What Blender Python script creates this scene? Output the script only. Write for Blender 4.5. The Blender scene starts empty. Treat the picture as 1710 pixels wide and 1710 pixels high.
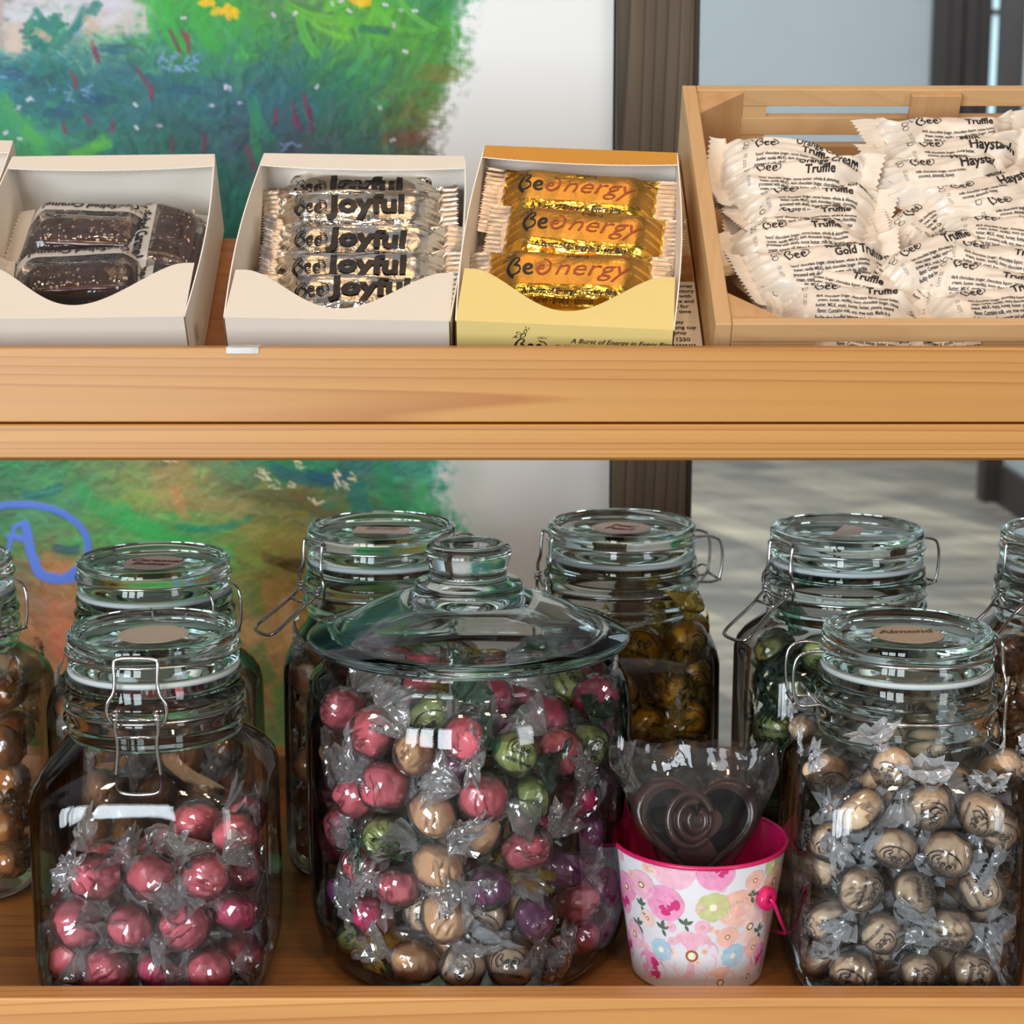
import bpy, bmesh, math, random
import numpy as np
from math import sin, cos, pi, sqrt, radians as R
from mathutils import Vector, Matrix, noise as mnoise

scn = bpy.context.scene
# ------------------------------------------------------------------ camera
CZ = 1.25                      # eye height above the floor
PITCH = R(10.5)
FPX = 3100.0                   # focal length in pixels of the 1710 frame
cam_d = bpy.data.cameras.new('camera'); cam = bpy.data.objects.new('camera', cam_d)
scn.collection.objects.link(cam); scn.camera = cam
cam_d.sensor_width = 36; cam_d.lens = 36 * FPX / 1710
cam.location = (0, 0, CZ); cam.rotation_euler = (pi / 2 - PITCH, 0, 0)
cam_d.dof.use_dof = True; cam_d.dof.focus_distance = 1.08; cam_d.dof.aperture_fstop = 14
# ------------------------------------------------------------------ world, light, exposure
w = bpy.data.worlds.new('room_ambient'); scn.world = w; w.use_nodes = True
wt = w.node_tree; wb = wt.nodes['Background']; wb.inputs[1].default_value = 0.42
wtc = wt.nodes.new('ShaderNodeTexCoord'); wsx = wt.nodes.new('ShaderNodeSeparateXYZ'); wrp = wt.nodes.new('ShaderNodeValToRGB'); wns = wt.nodes.new('ShaderNodeTexNoise')
wns.inputs['Scale'].default_value = 3.2; wns.inputs['Detail'].default_value = 3; wmx = wt.nodes.new('ShaderNodeMix'); wmx.data_type = 'RGBA'; wmx.blend_type = 'MULTIPLY'; wmx.inputs[0].default_value = 1
wr2 = wt.nodes.new('ShaderNodeValToRGB'); wt.links.new(wtc.outputs['Generated'], wsx.inputs[0]); wt.links.new(wtc.outputs['Generated'], wns.inputs['Vector'])
wt.links.new(wsx.outputs['Z'], wrp.inputs['Fac']); wt.links.new(wns.outputs['Fac'], wr2.inputs['Fac'])
for e_, (p_, c_) in zip(wrp.color_ramp.elements, ((0.0, (.34, .28, .22, 1)), (.5, (.78, .80, .84, 1)))): e_.position = p_; e_.color = c_
for e_, (p_, c_) in zip(wr2.color_ramp.elements, ((.44, (.30, .27, .25, 1)), (.56, (1.5, 1.5, 1.5, 1)))): e_.position = p_; e_.color = c_  # invented dark and bright blotches, added to give foil reflections contrast
wt.links.new(wrp.outputs[0], wmx.inputs[6]); wt.links.new(wr2.outputs[0], wmx.inputs[7]); wt.links.new(wmx.outputs[2], wb.inputs[0])
scn.view_settings.view_transform = 'Standard'; scn.view_settings.look = 'None'
scn.view_settings.exposure = 0.0; scn.view_settings.gamma = 1; scn.view_settings.use_curve_mapping = False
scn.cycles.max_bounces = 12; scn.cycles.transmission_bounces = 12; scn.cycles.transparent_max_bounces = 32
scn.cycles.glossy_bounces = 6; scn.cycles.diffuse_bounces = 4
scn.cycles.sample_clamp_indirect = 6; scn.cycles.blur_glossy = 0.4

def area(name, loc, target, sx, sy, energy, col):
    d = bpy.data.lights.new(name, 'AREA'); d.shape = 'RECTANGLE'; d.size = sx; d.size_y = sy
    d.energy = energy; d.color = col
    o = bpy.data.objects.new(name, d); scn.collection.objects.link(o); o.location = loc
    o.rotation_euler = (Vector(target) - Vector(loc)).to_track_quat('-Z', 'Y').to_euler()
    return o
for i, x in enumerate((-2.3, -1.55, -0.8)):
    area('window_daylight', (x, -1.9, 1.20), (0, 1.2, 1.0), 0.50, 1.2, 30, (0.84, 0.93, 1.0))
area('window_daylight', (2.2, -1.6, 1.20), (0, 1.2, 1.0), 0.6, 1.2, 19, (0.90, 0.95, 1.0))
area('ceiling_lamp', (0.3, 0.75, 2.9), (0.1, 1.15, 1.2), 1.3, 0.9, 9, (1.0, 0.58, 0.27))
for x, y in ((-0.9, -0.5), (-0.2, -0.9), (0.5, -0.6), (1.1, -0.9)):
    area('ceiling_spot', (x, y, 2.7), (x * 0.3, 1.1, 0.9), 0.12, 0.12, 5, (1.0, 0.76, 0.48))
area('far_room_light', (0.9, 6.0, 2.9), (0.9, 7.5, 0.0), 3, 3, 190, (0.92, 0.97, 1.0))

# ------------------------------------------------------------------ helpers
def L1(c):
    c /= 255.0
    return c / 12.92 if c <= 0.04045 else ((c + 0.055) / 1.055) ** 2.4
def col(r, g, b): return (L1(r), L1(g), L1(b), 1)
CP, SP = cos(PITCH), sin(PITCH)
def ray(px, py):
    x = (px - 855) / FPX; v = (855 - py) / FPX
    return Vector((x, CP + v * SP, -SP + v * CP))
def at(px, py, Y):
    d = ray(px, py); d *= Y / d.y
    return Vector((d.x, d.y, d.z + CZ))
def onz(px, py, z):
    d = ray(px, py); d *= (z - CZ) / d.z
    return Vector((d.x, d.y, z))
def proj(p):
    q = Vector(p) - Vector((0, 0, CZ))
    dep = q.y * CP - q.z * SP; up = q.y * SP + q.z * CP
    return 855 + q.x / dep * FPX, 855 - up / dep * FPX
# slanted upper tray frame: x, s (up the slope), h (off the bed)
T = R(31)
TO = Vector((0, 1.031, CZ - 0.134)); TS = Vector((0, cos(T), sin(T))); TN = Vector((0, -sin(T), cos(T)))
def tray(x, s, h): return TO + Vector((x, 0, 0)) + TS * s + TN * h
def on_tray(px, py, h):
    d = ray(px, py); o = Vector((0, 0, CZ)); p0 = TO + TN * h
    t = (p0 - o).dot(TN) / d.dot(TN); p = o + d * t - p0
    return p.x, p.dot(TS)
TM = Matrix(((1, 0, 0), (0, cos(T), -sin(T)), (0, sin(T), cos(T))))
def tray_matrix(x, s, h, rz=0, rx=0, ry=0):
    m = TM @ Matrix.Rotation(rz, 3, 'Z') @ Matrix.Rotation(ry, 3, 'Y') @ Matrix.Rotation(rx, 3, 'X')
    return Matrix.Translation(tray(x, s, h)) @ m.to_4x4()

class MB:
    def __init__(s): s.v = []; s.f = []; s.m = []; s.s = []
    def add(s, vs, fs, mat=0, smooth=True, M=None):
        b = len(s.v)
        s.v += [tuple(M @ Vector(p)) if M is not None else tuple(p) for p in vs]
        s.f += [tuple(i + b for i in f) for f in fs]; s.m += [mat] * len(fs); s.s += [smooth] * len(fs)
        return s
    def box(s, x0, x1, y0, y1, z0, z1, mat=0, M=None):
        vs = [(x, y, z) for z in (z0, z1) for y in (y0, y1) for x in (x0, x1)]
        return s.add(vs, [(0, 2, 3, 1), (4, 5, 7, 6), (0, 1, 5, 4), (2, 6, 7, 3), (0, 4, 6, 2), (1, 3, 7, 5)], mat, False, M)
    def prism(s, poly, z0, z1, mat=0, M=None, smooth=False):
        n = len(poly); vs = [(x, y, z0) for x, y in poly] + [(x, y, z1) for x, y in poly]
        fs = [tuple(range(n - 1, -1, -1)), tuple(range(n, 2 * n))] + [(i, (i + 1) % n, n + (i + 1) % n, n + i) for i in range(n)]
        return s.add(vs, fs, mat, smooth, M)
    def grid(s, fn, nu, nv, mat=0, closed_u=False, smooth=True, flip=False, M=None):
        vs = [fn(i / (nu if closed_u else nu - 1), j / (nv - 1)) for j in range(nv) for i in range(nu)]
        fs = []
        for j in range(nv - 1):
            for i in range(nu if closed_u else nu - 1):
                a = j * nu + i; b = j * nu + (i + 1) % nu
                q = (a, b, b + nu, a + nu); fs.append(q[::-1] if flip else q)
        return s.add(vs, fs, mat, smooth, M)
    def lathe(s, prof, seg=64, mat=0, M=None):
        # prof: (r,z) list; r==0 ends become poles
        vs = []; idx = []
        for r, z in prof:
            if r < 1e-7: idx.append([len(vs)]); vs.append((0, 0, z))
            else:
                idx.append(list(range(len(vs), len(vs) + seg)))
                vs += [(r * cos(2 * pi * k / seg), r * sin(2 * pi * k / seg), z) for k in range(seg)]
        fs = []
        for a, b in zip(idx, idx[1:]):
            for k in range(seg):
                k2 = (k + 1) % seg
                if len(a) == 1 and len(b) == 1: continue
                if len(a) == 1: fs.append((a[0], b[k2], b[k]))
                elif len(b) == 1: fs.append((a[k], a[k2], b[0]))
                else: fs.append((a[k], a[k2], b[k2], b[k]))
        return s.add(vs, fs, mat, True, M)
    def tube(s, pts, r, seg=8, closed=False, mat=0, M=None, smooth_path=2):
        P = [Vector(p) for p in pts]
        for _ in range(smooth_path):                      # corner cutting
            Q = []; n = len(P)
            for i in range(n if closed else n - 1):
                a, b = P[i], P[(i + 1) % n]; Q += [a * .75 + b * .25, a * .25 + b * .75]
            if not closed: Q = [P[0]] + Q + [P[-1]]
            P = Q
        n = len(P); vs = []; N = None
        for i in range(n):
            t = (P[(i + 1) % n] - P[i - 1]) if closed else (P[min(i + 1, n - 1)] - P[max(i - 1, 0)])
            if t.length < 1e-9: t = Vector((0, 0, 1))
            t.normalize()
            if N is None: N = t.orthogonal().normalized()
            N = N - t * N.dot(t)
            if N.length < 1e-6: N = t.orthogonal()
            N.normalize(); B = t.cross(N)
            vs += [P[i] + (N * cos(2 * pi * k / seg) + B * sin(2 * pi * k / seg)) * r for k in range(seg)]
        fs = [(i * seg + k, i * seg + (k + 1) % seg, ((i + 1) % n) * seg + (k + 1) % seg, ((i + 1) % n) * seg + k)
              for i in range(n if closed else n - 1) for k in range(seg)]
        if not closed: fs += [tuple(range(seg - 1, -1, -1)), tuple(range((n - 1) * seg, n * seg))]
        return s.add(vs, fs, mat, True, M)
    def mesh(s, name, mats):
        me = bpy.data.meshes.new(name); me.from_pydata(s.v, [], s.f)
        for m in mats: me.materials.append(m)
        me.polygons.foreach_set('material_index', s.m); me.polygons.foreach_set('use_smooth', s.s); me.update()
        return me
    def build(s, name, mats, parent=None, M=None):
        return link(name, s.mesh(name, mats if isinstance(mats, (list, tuple)) else [mats]), parent, M)
def link(name, me, parent=None, M=None):
    o = bpy.data.objects.new(name, me); scn.collection.objects.link(o)
    if parent is not None: o.parent = parent
    if M is not None: o.matrix_basis = M
    return o
def bevel(o, wd, seg=2):
    b = o.modifiers.new('bevel', 'BEVEL'); b.width = wd; b.segments = seg; b.limit_method = 'ANGLE'; b.angle_limit = R(40); return o
def tag(o, label=None, cat=None, group=None, kind=None):
    if label: o['label'] = label
    if cat: o['category'] = cat
    if group: o['group'] = group
    if kind: o['kind'] = kind
    return o
def empty(name, M=None):
    o = bpy.data.objects.new(name, None); scn.collection.objects.link(o); o.empty_display_size = 0.02
    if M is not None: o.matrix_basis = M
    return o

# lettering: flat (verts, faces) from the built-in font, and pen strokes
_tc = {}
def text_geo(body, size, shear=0.0, offset=0.0, cx=False, sx=1.0, res=2):
    k = (body, size, shear, offset, cx, sx)
    if k not in _tc:
        cu = bpy.data.curves.new('t', 'FONT'); cu.body = body; cu.size = size; cu.shear = shear; cu.offset = offset * size
        cu.resolution_u = res; cu.fill_mode = 'FRONT'
        if cx: cu.align_x = 'CENTER'
        ob = bpy.data.objects.new('t', cu); me = bpy.data.meshes.new_from_object(ob)
        bm = bmesh.new(); bm.from_mesh(me); bmesh.ops.triangulate(bm, faces=bm.faces[:])
        lim = max(size * .22, .0011) if size > .006 else 1
        for _ in range(3):
            lg = [e for e in bm.edges if e.calc_length() > lim]
            if not lg: break
            bmesh.ops.subdivide_edges(bm, edges=lg, cuts=1); bmesh.ops.triangulate(bm, faces=[f for f in bm.faces if len(f.verts) > 3])
        bm.verts.index_update(); _tc[k] = ([(v.co.x * sx, v.co.y) for v in bm.verts], [tuple(v.index for v in f.verts) for f in bm.faces]); bm.free()
        bpy.data.objects.remove(ob); bpy.data.curves.remove(cu); bpy.data.meshes.remove(me)
    return _tc[k]
def ribbon(pts, wd, n=2, closed=False):
    P = [Vector(p) for p in pts]
    for _ in range(n):
        Q = []
        m = len(P)
        for i in range(m if closed else m - 1):
            a, b = P[i], P[(i + 1) % m]; Q += [a * .75 + b * .25, a * .25 + b * .75]
        P = Q if closed else [P[0]] + Q + [P[-1]]
    m = len(P); vs = []
    for i in range(m):
        t = (P[(i + 1) % m] - P[i - 1]) if closed else P[min(i + 1, m - 1)] - P[max(i - 1, 0)]
        if t.length < 1e-9: t = Vector((1, 0))
        t.normalize(); nn = Vector((-t.y, t.x))
        k = 1.0 if closed else (0.45 + 0.75 * sin(pi * i / (m - 1)))
        vs += [tuple(P[i] + nn * wd * k / 2), tuple(P[i] - nn * wd * k / 2)]
    fs = [(2 * i, 2 * i + 1, 2 * ((i + 1) % m) + 1, 2 * ((i + 1) % m)) for i in range(m if closed else m - 1)]
    return vs, fs
def merge(parts):
    V = []; F = []
    for vs, fs, (dx, dy, sc) in parts:
        b = len(V); V += [(x * sc + dx, y * sc + dy) for x, y in vs]; F += [tuple(i + b for i in f) for f in fs]
    return V, F
E1 = [(0.05, .32), (.35, .36), (.42, .6), (.2, .68), (.02, .4), (.08, .08), (.3, 0), (.48, .14)]
def bee_word(hexes=True):           # hand drawn word: a drop shaped B, two round e, a swirl over the last
    p = []
    S = lambda pts, wd, c=False: p.append((*ribbon(pts, wd, 2, c), (0, 0, 1)))
    S([(.35, 1.15), (.1, .9), (-.1, .5), (.05, .1), (.3, -.2), (.2, -.05)], .13)
    S([(.2, 1.0), (.5, 1.15), (.62, .95), (.4, .7), (.3, .62), (.62, .55), (.66, .2), (.4, 0), (.15, .05)], .10)
    S([(x + .8, y) for x, y in E1], .15)
    S([(x + 1.4, y) for x, y in E1], .15)
    S([(1.85, .14), (2.15, .3), (2.2, .7), (2.0, .95), (1.7, .9), (1.78, .98), (1.6, 1.05)], .08)
    S([(.05, 1.1), (-.1, 1.3), (.05, 1.42)], .05); S([(.3, 1.2), (.35, 1.45), (.5, 1.5)], .05)
    if hexes:
        for hx, hy in ((-1.0, .25), (-.95, .78)):
            S([(hx + .27 * cos(pi / 3 * k + .2), hy + .27 * sin(pi / 3 * k + .2)) for k in range(7)], .05)
        S([(-.68, .95), (-.5, 1.1), (-.35, .95), (-.5, .85), (-.3, .75), (-.2, .95)], .05)
    return merge(p)
BEE = bee_word(); BEE_PLAIN = bee_word(False)
def be_word():
    p = []
    S = lambda pts, wd: p.append((*ribbon(pts, wd, 2), (0, 0, 1)))
    S([(.35, 1.15), (.1, .9), (-.1, .5), (.05, .1), (.3, -.2), (.2, -.05)], .13); S([(.2, 1.0), (.5, 1.15), (.62, .95), (.4, .7), (.3, .62), (.62, .55), (.66, .2), (.4, 0), (.15, .05)], .10)
    S([(x * 1.15 + .82, y) for x, y in E1], .17); return merge(p)
BE_WORD = be_word()
def sweet_icon():                    # wrapped sweet drawing
    p = [(*ribbon([(.3 * cos(a), .22 * sin(a)) for a in np.linspace(0, 2 * pi, 13)], .05, 1), (0, 0, 1))]
    for s in (1, -1):
        p.append((*ribbon([(.3 * s, 0), (.62 * s, .2), (.7 * s, .05), (.62 * s, -.05), (.72 * s, -.18), (.55 * s, -.16), (.3 * s, 0)], .05, 1), (0, 0, 1)))
    p.append((*ribbon([(-.15, .18), (0, 0), (-.1, -.18)], .05), (0, 0, 1))); p.append((*ribbon([(.1, .2), (.15, 0), (.08, -.2)], .05), (0, 0, 1)))
    return merge(p)
SWEET = sweet_icon()
def bee_icon():
    p = []
    S = lambda pts, wd: p.append((*ribbon(pts, wd, 2), (0, 0, 1)))
    S([(0, 0), (.3, .05), (.5, .3), (.35, .5), (.1, .35), (0, 0)], .06); S([(.45, .4), (.6, .7), (.4, .85), (.3, .6), (.4, .45)], .05)
    S([(.15, .35), (-.1, .6), (-.3, .5), (-.2, .3), (.1, .3)], .05); S([(.55, .75), (.75, .9), (.7, 1.05)], .04); S([(.5, .85), (.5, 1.05), (.4, 1.1)], .04)
    S([(-.6, -.1), (-.35, .15), (-.1, 0)], .05)
    return merge(p)
BEEICON = bee_icon()

# ------------------------------------------------------------------ materials
MATS = {}
def newmat(name):
    m = bpy.data.materials.new(name); m.use_nodes = True; nt = m.node_tree; MATS[name] = m
    return m, nt, nt.nodes['Principled BSDF'], nt.nodes['Material Output']
def node(nt, t, **kw):
    n = nt.nodes.new(t)
    for k, v in kw.items():
        if k in n.inputs: n.inputs[k].default_value = v
        else: setattr(n, k, v)
    return n
def coords(nt, scale=(1, 1, 1), rot=(0, 0, 0), loc=(0, 0, 0)):
    tc = node(nt, 'ShaderNodeTexCoord'); mp = node(nt, 'ShaderNodeMapping')
    mp.inputs['Scale'].default_value = scale; mp.inputs['Rotation'].default_value = rot; mp.inputs['Location'].default_value = loc
    nt.links.new(tc.outputs['Object'], mp.inputs['Vector']); return mp.outputs['Vector']
def ramp(nt, fac, stops):
    r = node(nt, 'ShaderNodeValToRGB'); nt.links.new(fac, r.inputs['Fac']); e = r.color_ramp.elements
    while len(e) < len(stops): e.new(0.5)
    for el, (p, c) in zip(e, stops): el.position = p; el.color = c
    return r.outputs['Color']
def plain(name, c, rough=0.5, metal=0, var=0.08, vscale=60, bump=0.0, bscale=200, coat=0, spec=0.5, sss=0):
    m, nt, b, out = newmat(name)
    v = coords(nt)
    n = node(nt, 'ShaderNodeTexNoise', Scale=vscale, Detail=4.0); nt.links.new(v, n.inputs['Vector'])
    lo = tuple(x * (1 - var) for x in c[:3]) + (1,); hi = tuple(min(1, x * (1 + var)) for x in c[:3]) + (1,)
    nt.links.new(ramp(nt, n.outputs['Fac'], [(0.3, lo), (0.7, hi)]), b.inputs['Base Color'])
    b.inputs['Roughness'].default_value = rough; b.inputs['Metallic'].default_value = metal
    b.inputs['Coat Weight'].default_value = coat; b.inputs['Specular IOR Level'].default_value = spec
    if sss:
        b.inputs['Subsurface Weight'].default_value = sss; b.inputs['Subsurface Scale'].default_value = 0.006
        b.inputs['Subsurface Radius'].default_value = (1, .5, .4)
    if bump:
        n2 = node(nt, 'ShaderNodeTexNoise', Scale=bscale, Detail=3.0); nt.links.new(v, n2.inputs['Vector'])
        bp = node(nt, 'ShaderNodeBump', Strength=bump, Distance=0.002); nt.links.new(n2.outputs['Fac'], bp.inputs['Height'])
        nt.links.new(bp.outputs['Normal'], b.inputs['Normal'])
    return m
def wood(name, base, dark, grain=(2.5, 70, 70), lines=0.55, rough=0.5, axis='X', loc=(0, 0, 0), cont=1.0):
    m, nt, b, out = newmat(name)
    sc = {'X': grain, 'Z': (grain[1], grain[2], grain[0]), 'Y': (grain[1], grain[0], grain[2])}[axis]
    v = coords(nt, sc, loc=loc)
    wv = coords(nt, tuple(x * 0.25 for x in sc), loc=(3, 1, 2))
    n0 = node(nt, 'ShaderNodeTexNoise', Scale=1.0, Detail=3.0, Distortion=0.6); nt.links.new(v, n0.inputs['Vector'])
    n1 = node(nt, 'ShaderNodeTexNoise', Scale=1.0, Detail=1.0, Distortion=0.1); nt.links.new(wv, n1.inputs['Vector'])
    # growth lines: fold the slow noise many times
    mul = node(nt, 'ShaderNodeMath', operation='MULTIPLY'); mul.inputs[1].default_value = 26; nt.links.new(n1.outputs['Fac'], mul.inputs[0])
    fr = node(nt, 'ShaderNodeMath', operation='FRACT'); nt.links.new(mul.outputs[0], fr.inputs[0])
    ln = ramp(nt, fr.outputs[0], [(0.0, (0, 0, 0, 1)), (0.72, (.25, .25, .25, 1)), (0.93, (1, 1, 1, 1)), (1.0, (0, 0, 0, 1))])
    mid = tuple(a * .55 + d * .45 for a, d in zip(base, dark))
    c0 = ramp(nt, n0.outputs['Fac'], [(0.3, mid), (0.55, base), (0.8, tuple(min(1, a * 1.12) for a in base))])
    mx = node(nt, 'ShaderNodeMix', data_type='RGBA'); mf = node(nt, 'ShaderNodeMath', operation='MULTIPLY'); mf.inputs[1].default_value = lines
    nt.links.new(ln, mf.inputs[0]); nt.links.new(mf.outputs[0], mx.inputs[0]); nt.links.new(c0, mx.inputs[6]); mx.inputs[7].default_value = dark
    nt.links.new(mx.outputs[2], b.inputs['Base Color']); b.inputs['Roughness'].default_value = rough
    bp = node(nt, 'ShaderNodeBump', Strength=0.25, Distance=0.001); nt.links.new(n0.outputs['Fac'], bp.inputs['Height']); nt.links.new(bp.outputs['Normal'], b.inputs['Normal'])
    return m
def thin_glass(name, mid=(.985, .99, .987, 1), edge=(.70, .77, .75, 1), refl=1.0, ior=1.5, bump=0.15, haze=0.0, bscale=14):
    """a sheet thin enough that light passes straight on: transparent, tinted by the path through it, plus mirror reflection"""
    m, nt, b, out = newmat(name); nt.nodes.remove(b)
    lw = node(nt, 'ShaderNodeLayerWeight', Blend=0.35)
    tr = node(nt, 'ShaderNodeBsdfTransparent'); gl = node(nt, 'ShaderNodeBsdfGlossy', Roughness=0.03)
    nt.links.new(ramp(nt, lw.outputs['Facing'], [(0.0, mid), (0.45, mid), (0.93, edge)]), tr.inputs['Color'])
    fr = node(nt, 'ShaderNodeFresnel', IOR=ior); mf = node(nt, 'ShaderNodeMath', operation='MULTIPLY'); mf.inputs[1].default_value = refl
    nt.links.new(fr.outputs[0], mf.inputs[0]); mf.use_clamp = True
    mx = node(nt, 'ShaderNodeMixShader'); nt.links.new(mf.outputs[0], mx.inputs[0]); nt.links.new(tr.outputs[0], mx.inputs[1]); nt.links.new(gl.outputs[0], mx.inputs[2])
    last = mx.outputs[0]
    if bump:
        v = coords(nt); n2 = node(nt, 'ShaderNodeTexNoise', Scale=bscale, Detail=2.0); nt.links.new(v, n2.inputs['Vector'])
        bp = node(nt, 'ShaderNodeBump', Strength=bump, Distance=0.004); nt.links.new(n2.outputs['Fac'], bp.inputs['Height'])
        for t in (gl, fr): nt.links.new(bp.outputs['Normal'], t.inputs['Normal'])
    if haze:
        df = node(nt, 'ShaderNodeBsdfDiffuse'); df.inputs[0].default_value = (.85, .9, .95, 1); m2 = node(nt, 'ShaderNodeMixShader'); m2.inputs[0].default_value = haze
        nt.links.new(last, m2.inputs[1]); nt.links.new(df.outputs[0], m2.inputs[2]); last = m2.outputs[0]
    nt.links.new(last, out.inputs['Surface']); return m
def solid_glass(name, c, ior=1.45, rough=0.0):
    m, nt, b, out = newmat(name); nt.nodes.remove(b)
    g = node(nt, 'ShaderNodeBsdfGlass', IOR=ior, Roughness=rough); g.inputs[0].default_value = c
    nt.links.new(g.outputs[0], out.inputs['Surface']); return m
def film(name, tint, refl=1.6, haze=0.06, bscale=420, white=(.9, .93, .96, 1), rough=0.12, strength=0.6):
    """crinkled clear wrapping film"""
    m, nt, b, out = newmat(name); nt.nodes.remove(b)
    v = coords(nt); vo = node(nt, 'ShaderNodeTexVoronoi', Scale=bscale * 0.5); n = node(nt, 'ShaderNodeTexNoise', Scale=bscale * 0.5, Detail=3.0, Distortion=1.5)
    nt.links.new(v, n.inputs['Vector']); nt.links.new(v, vo.inputs['Vector'])
    ad = node(nt, 'ShaderNodeMath', operation='ADD'); nt.links.new(vo.outputs['Distance'], ad.inputs[0]); nt.links.new(n.outputs['Fac'], ad.inputs[1])
    bp = node(nt, 'ShaderNodeBump', Strength=strength, Distance=0.0015); nt.links.new(ad.outputs[0], bp.inputs['Height'])
    tr = node(nt, 'ShaderNodeBsdfTransparent'); tr.inputs[0].default_value = tint
    gl = node(nt, 'ShaderNodeBsdfGlossy', Roughness=rough); nt.links.new(bp.outputs[0], gl.inputs['Normal'])
    df = node(nt, 'ShaderNodeBsdfDiffuse'); df.inputs[0].default_value = white
    fr = node(nt, 'ShaderNodeFresnel', IOR=1.6); nt.links.new(bp.outputs[0], fr.inputs['Normal'])
    mf = node(nt, 'ShaderNodeMath', operation='MULTIPLY'); mf.inputs[1].default_value = refl; mf.use_clamp = True; nt.links.new(fr.outputs[0], mf.inputs[0])
    m1 = node(nt, 'ShaderNodeMixShader'); nt.links.new(mf.outputs[0], m1.inputs[0]); nt.links.new(tr.outputs[0], m1.inputs[1]); nt.links.new(gl.outputs[0], m1.inputs[2])
    m2 = node(nt, 'ShaderNodeMixShader'); m2.inputs[0].default_value = haze; nt.links.new(m1.outputs[0], m2.inputs[1]); nt.links.new(df.outputs[0], m2.inputs[2])
    nt.links.new(m2.outputs[0], out.inputs['Surface']); return m

M_SHELF = wood('oiled_pine', col(194, 142, 78), col(158, 92, 38), (0.8, 46, 46), 0.6, 0.42)
M_SHELF2 = wood('oiled_pine_fine', col(200, 148, 82), col(156, 88, 38), (0.7, 100, 100), 0.65, 0.42, loc=(5, 3, 1))
M_SHELFD = wood('oiled_pine_bed', col(170, 112, 58), col(105, 58, 24), (2.0, 30, 40), 0.45, 0.4)
M_CRATE = wood('pale_beech', col(206, 168, 120), col(182, 136, 88), (6, 50, 50), 0.25, 0.5)
M_CRATEY = wood('pale_beech_side', col(206, 168, 120), col(180, 134, 86), (6, 50, 50), 0.25, 0.5, axis='Y')
M_CRATEZ = wood('pale_beech_upright', col(200, 158, 112), col(176, 128, 80), (6, 60, 60), 0.2, 0.5, axis='Z')
M_POST = wood('dark_stained_wood', col(98, 84, 66), col(36, 30, 25), (1.6, 30, 30), 0.85, 0.6, axis='Z')
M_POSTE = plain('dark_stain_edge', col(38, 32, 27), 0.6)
M_CARD = plain('white_card', col(228, 220, 209), 0.45, var=0.01, spec=0.4)
M_CARDEDGE = plain('card_cut_edge', col(246, 242, 236), 0.6, var=0.01)
M_YCARD = plain('pale_yellow_card', col(232, 212, 138), 0.4, var=0.02)
M_GCARD = plain('gold_card', col(206, 146, 52), 0.4, var=0.03)
M_KRAFT = plain('tan_card', col(222, 196, 160), 0.6, var=0.03)
M_INK = plain('black_ink', col(24, 22, 24), 0.45, var=0.0)
M_INKR = plain('red_brown_ink', col(150, 62, 30), 0.4, var=0.0)
M_INKB = plain('maroon_ink', col(120, 28, 30), 0.5, var=0.0)
M_INKG = plain('grey_ink', col(120, 120, 125), 0.5, var=0.0)
M_PAPER = plain('cream_wrapper', col(226, 215, 202), 0.28, var=0.03, vscale=80, bump=0.5, bscale=70)
M_WIRE = plain('steel_wire', col(205, 205, 205), 0.18, metal=1.0, var=0.05)
M_GASKET = plain('white_rubber', col(196, 204, 206), 0.5, var=0.02)
M_GLASS = thin_glass('jar_glass')
M_GLASSIN = thin_glass('jar_glass_inner', mid=(.99, .993, .992, 1), edge=(.84, .88, .87, 1), refl=0.6, bump=0.3)
M_LID = solid_glass('lid_glass', (.93, .98, .965, 1))
M_LIDB = solid_glass('heavy_lid_glass', (.93, .97, .975, 1))
M_CELLO = film('clear_film', (.97, .97, .98, 1), haze=0.10)
M_FAN = film('twisted_clear_film', (.93, .93, .95, 1), haze=0.24, rough=0.1, strength=1.0)

# ------------------------------------------------------------------ the room beyond
def plank_floor():
    m, nt, b, out = newmat('grey_plank_floor')
    v = coords(nt, (1, 1, 1), rot=(0, 0, R(68)))
    br = node(nt, 'ShaderNodeTexBrick', Scale=1.0); br.inputs['Brick Width'].default_value = 1.5; br.inputs['Row Height'].default_value = 0.19
    br.inputs['Mortar Size'].default_value = 0.004; br.inputs['Color1'].default_value = col(156, 150, 134); br.inputs['Color2'].default_value = col(104, 102, 98); br.inputs['Mortar'].default_value = col(100, 96, 90)
    nt.links.new(v, br.inputs['Vector'])
    v2 = coords(nt, (1.2, 3.2, 1), rot=(0, 0, R(68))); n = node(nt, 'ShaderNodeTexNoise', Scale=2.4, Detail=6.0, Distortion=0.8); nt.links.new(v2, n.inputs['Vector'])
    mx = node(nt, 'ShaderNodeMix', data_type='RGBA', blend_type='MULTIPLY'); mx.inputs[0].default_value = 0.9
    nt.links.new(br.outputs['Color'], mx.inputs[6]); nt.links.new(ramp(nt, n.outputs['Fac'], [(0.32, (.42, .42, .43, 1)), (0.66, (1.2, 1.15, 1.05, 1))]), mx.inputs[7])
    nt.links.new(mx.outputs[2], b.inputs['Base Color']); b.inputs['Roughness'].default_value = 0.5
    return m
M_WALLG = plain('grey_blue_paint', col(166, 178, 182), 0.7, var=0.02, vscale=3)
M_DARKT = plain('black_brown_paint', col(44, 38, 36), 0.5, var=0.15, vscale=8)
tag(MB().box(-4, 5, -3, 11, -0.02, 0).build('floor', plank_floor()), kind='structure')
tag(MB().box(-1, 6, 9.6, 9.7, 0, 3.2).build('wall_back', M_WALLG), kind='structure')
tag(MB().box(1.86, 1.96, 3.6, 6.93, 0, 3.2).build('wall_right', M_WALLG), kind='structure')
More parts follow.
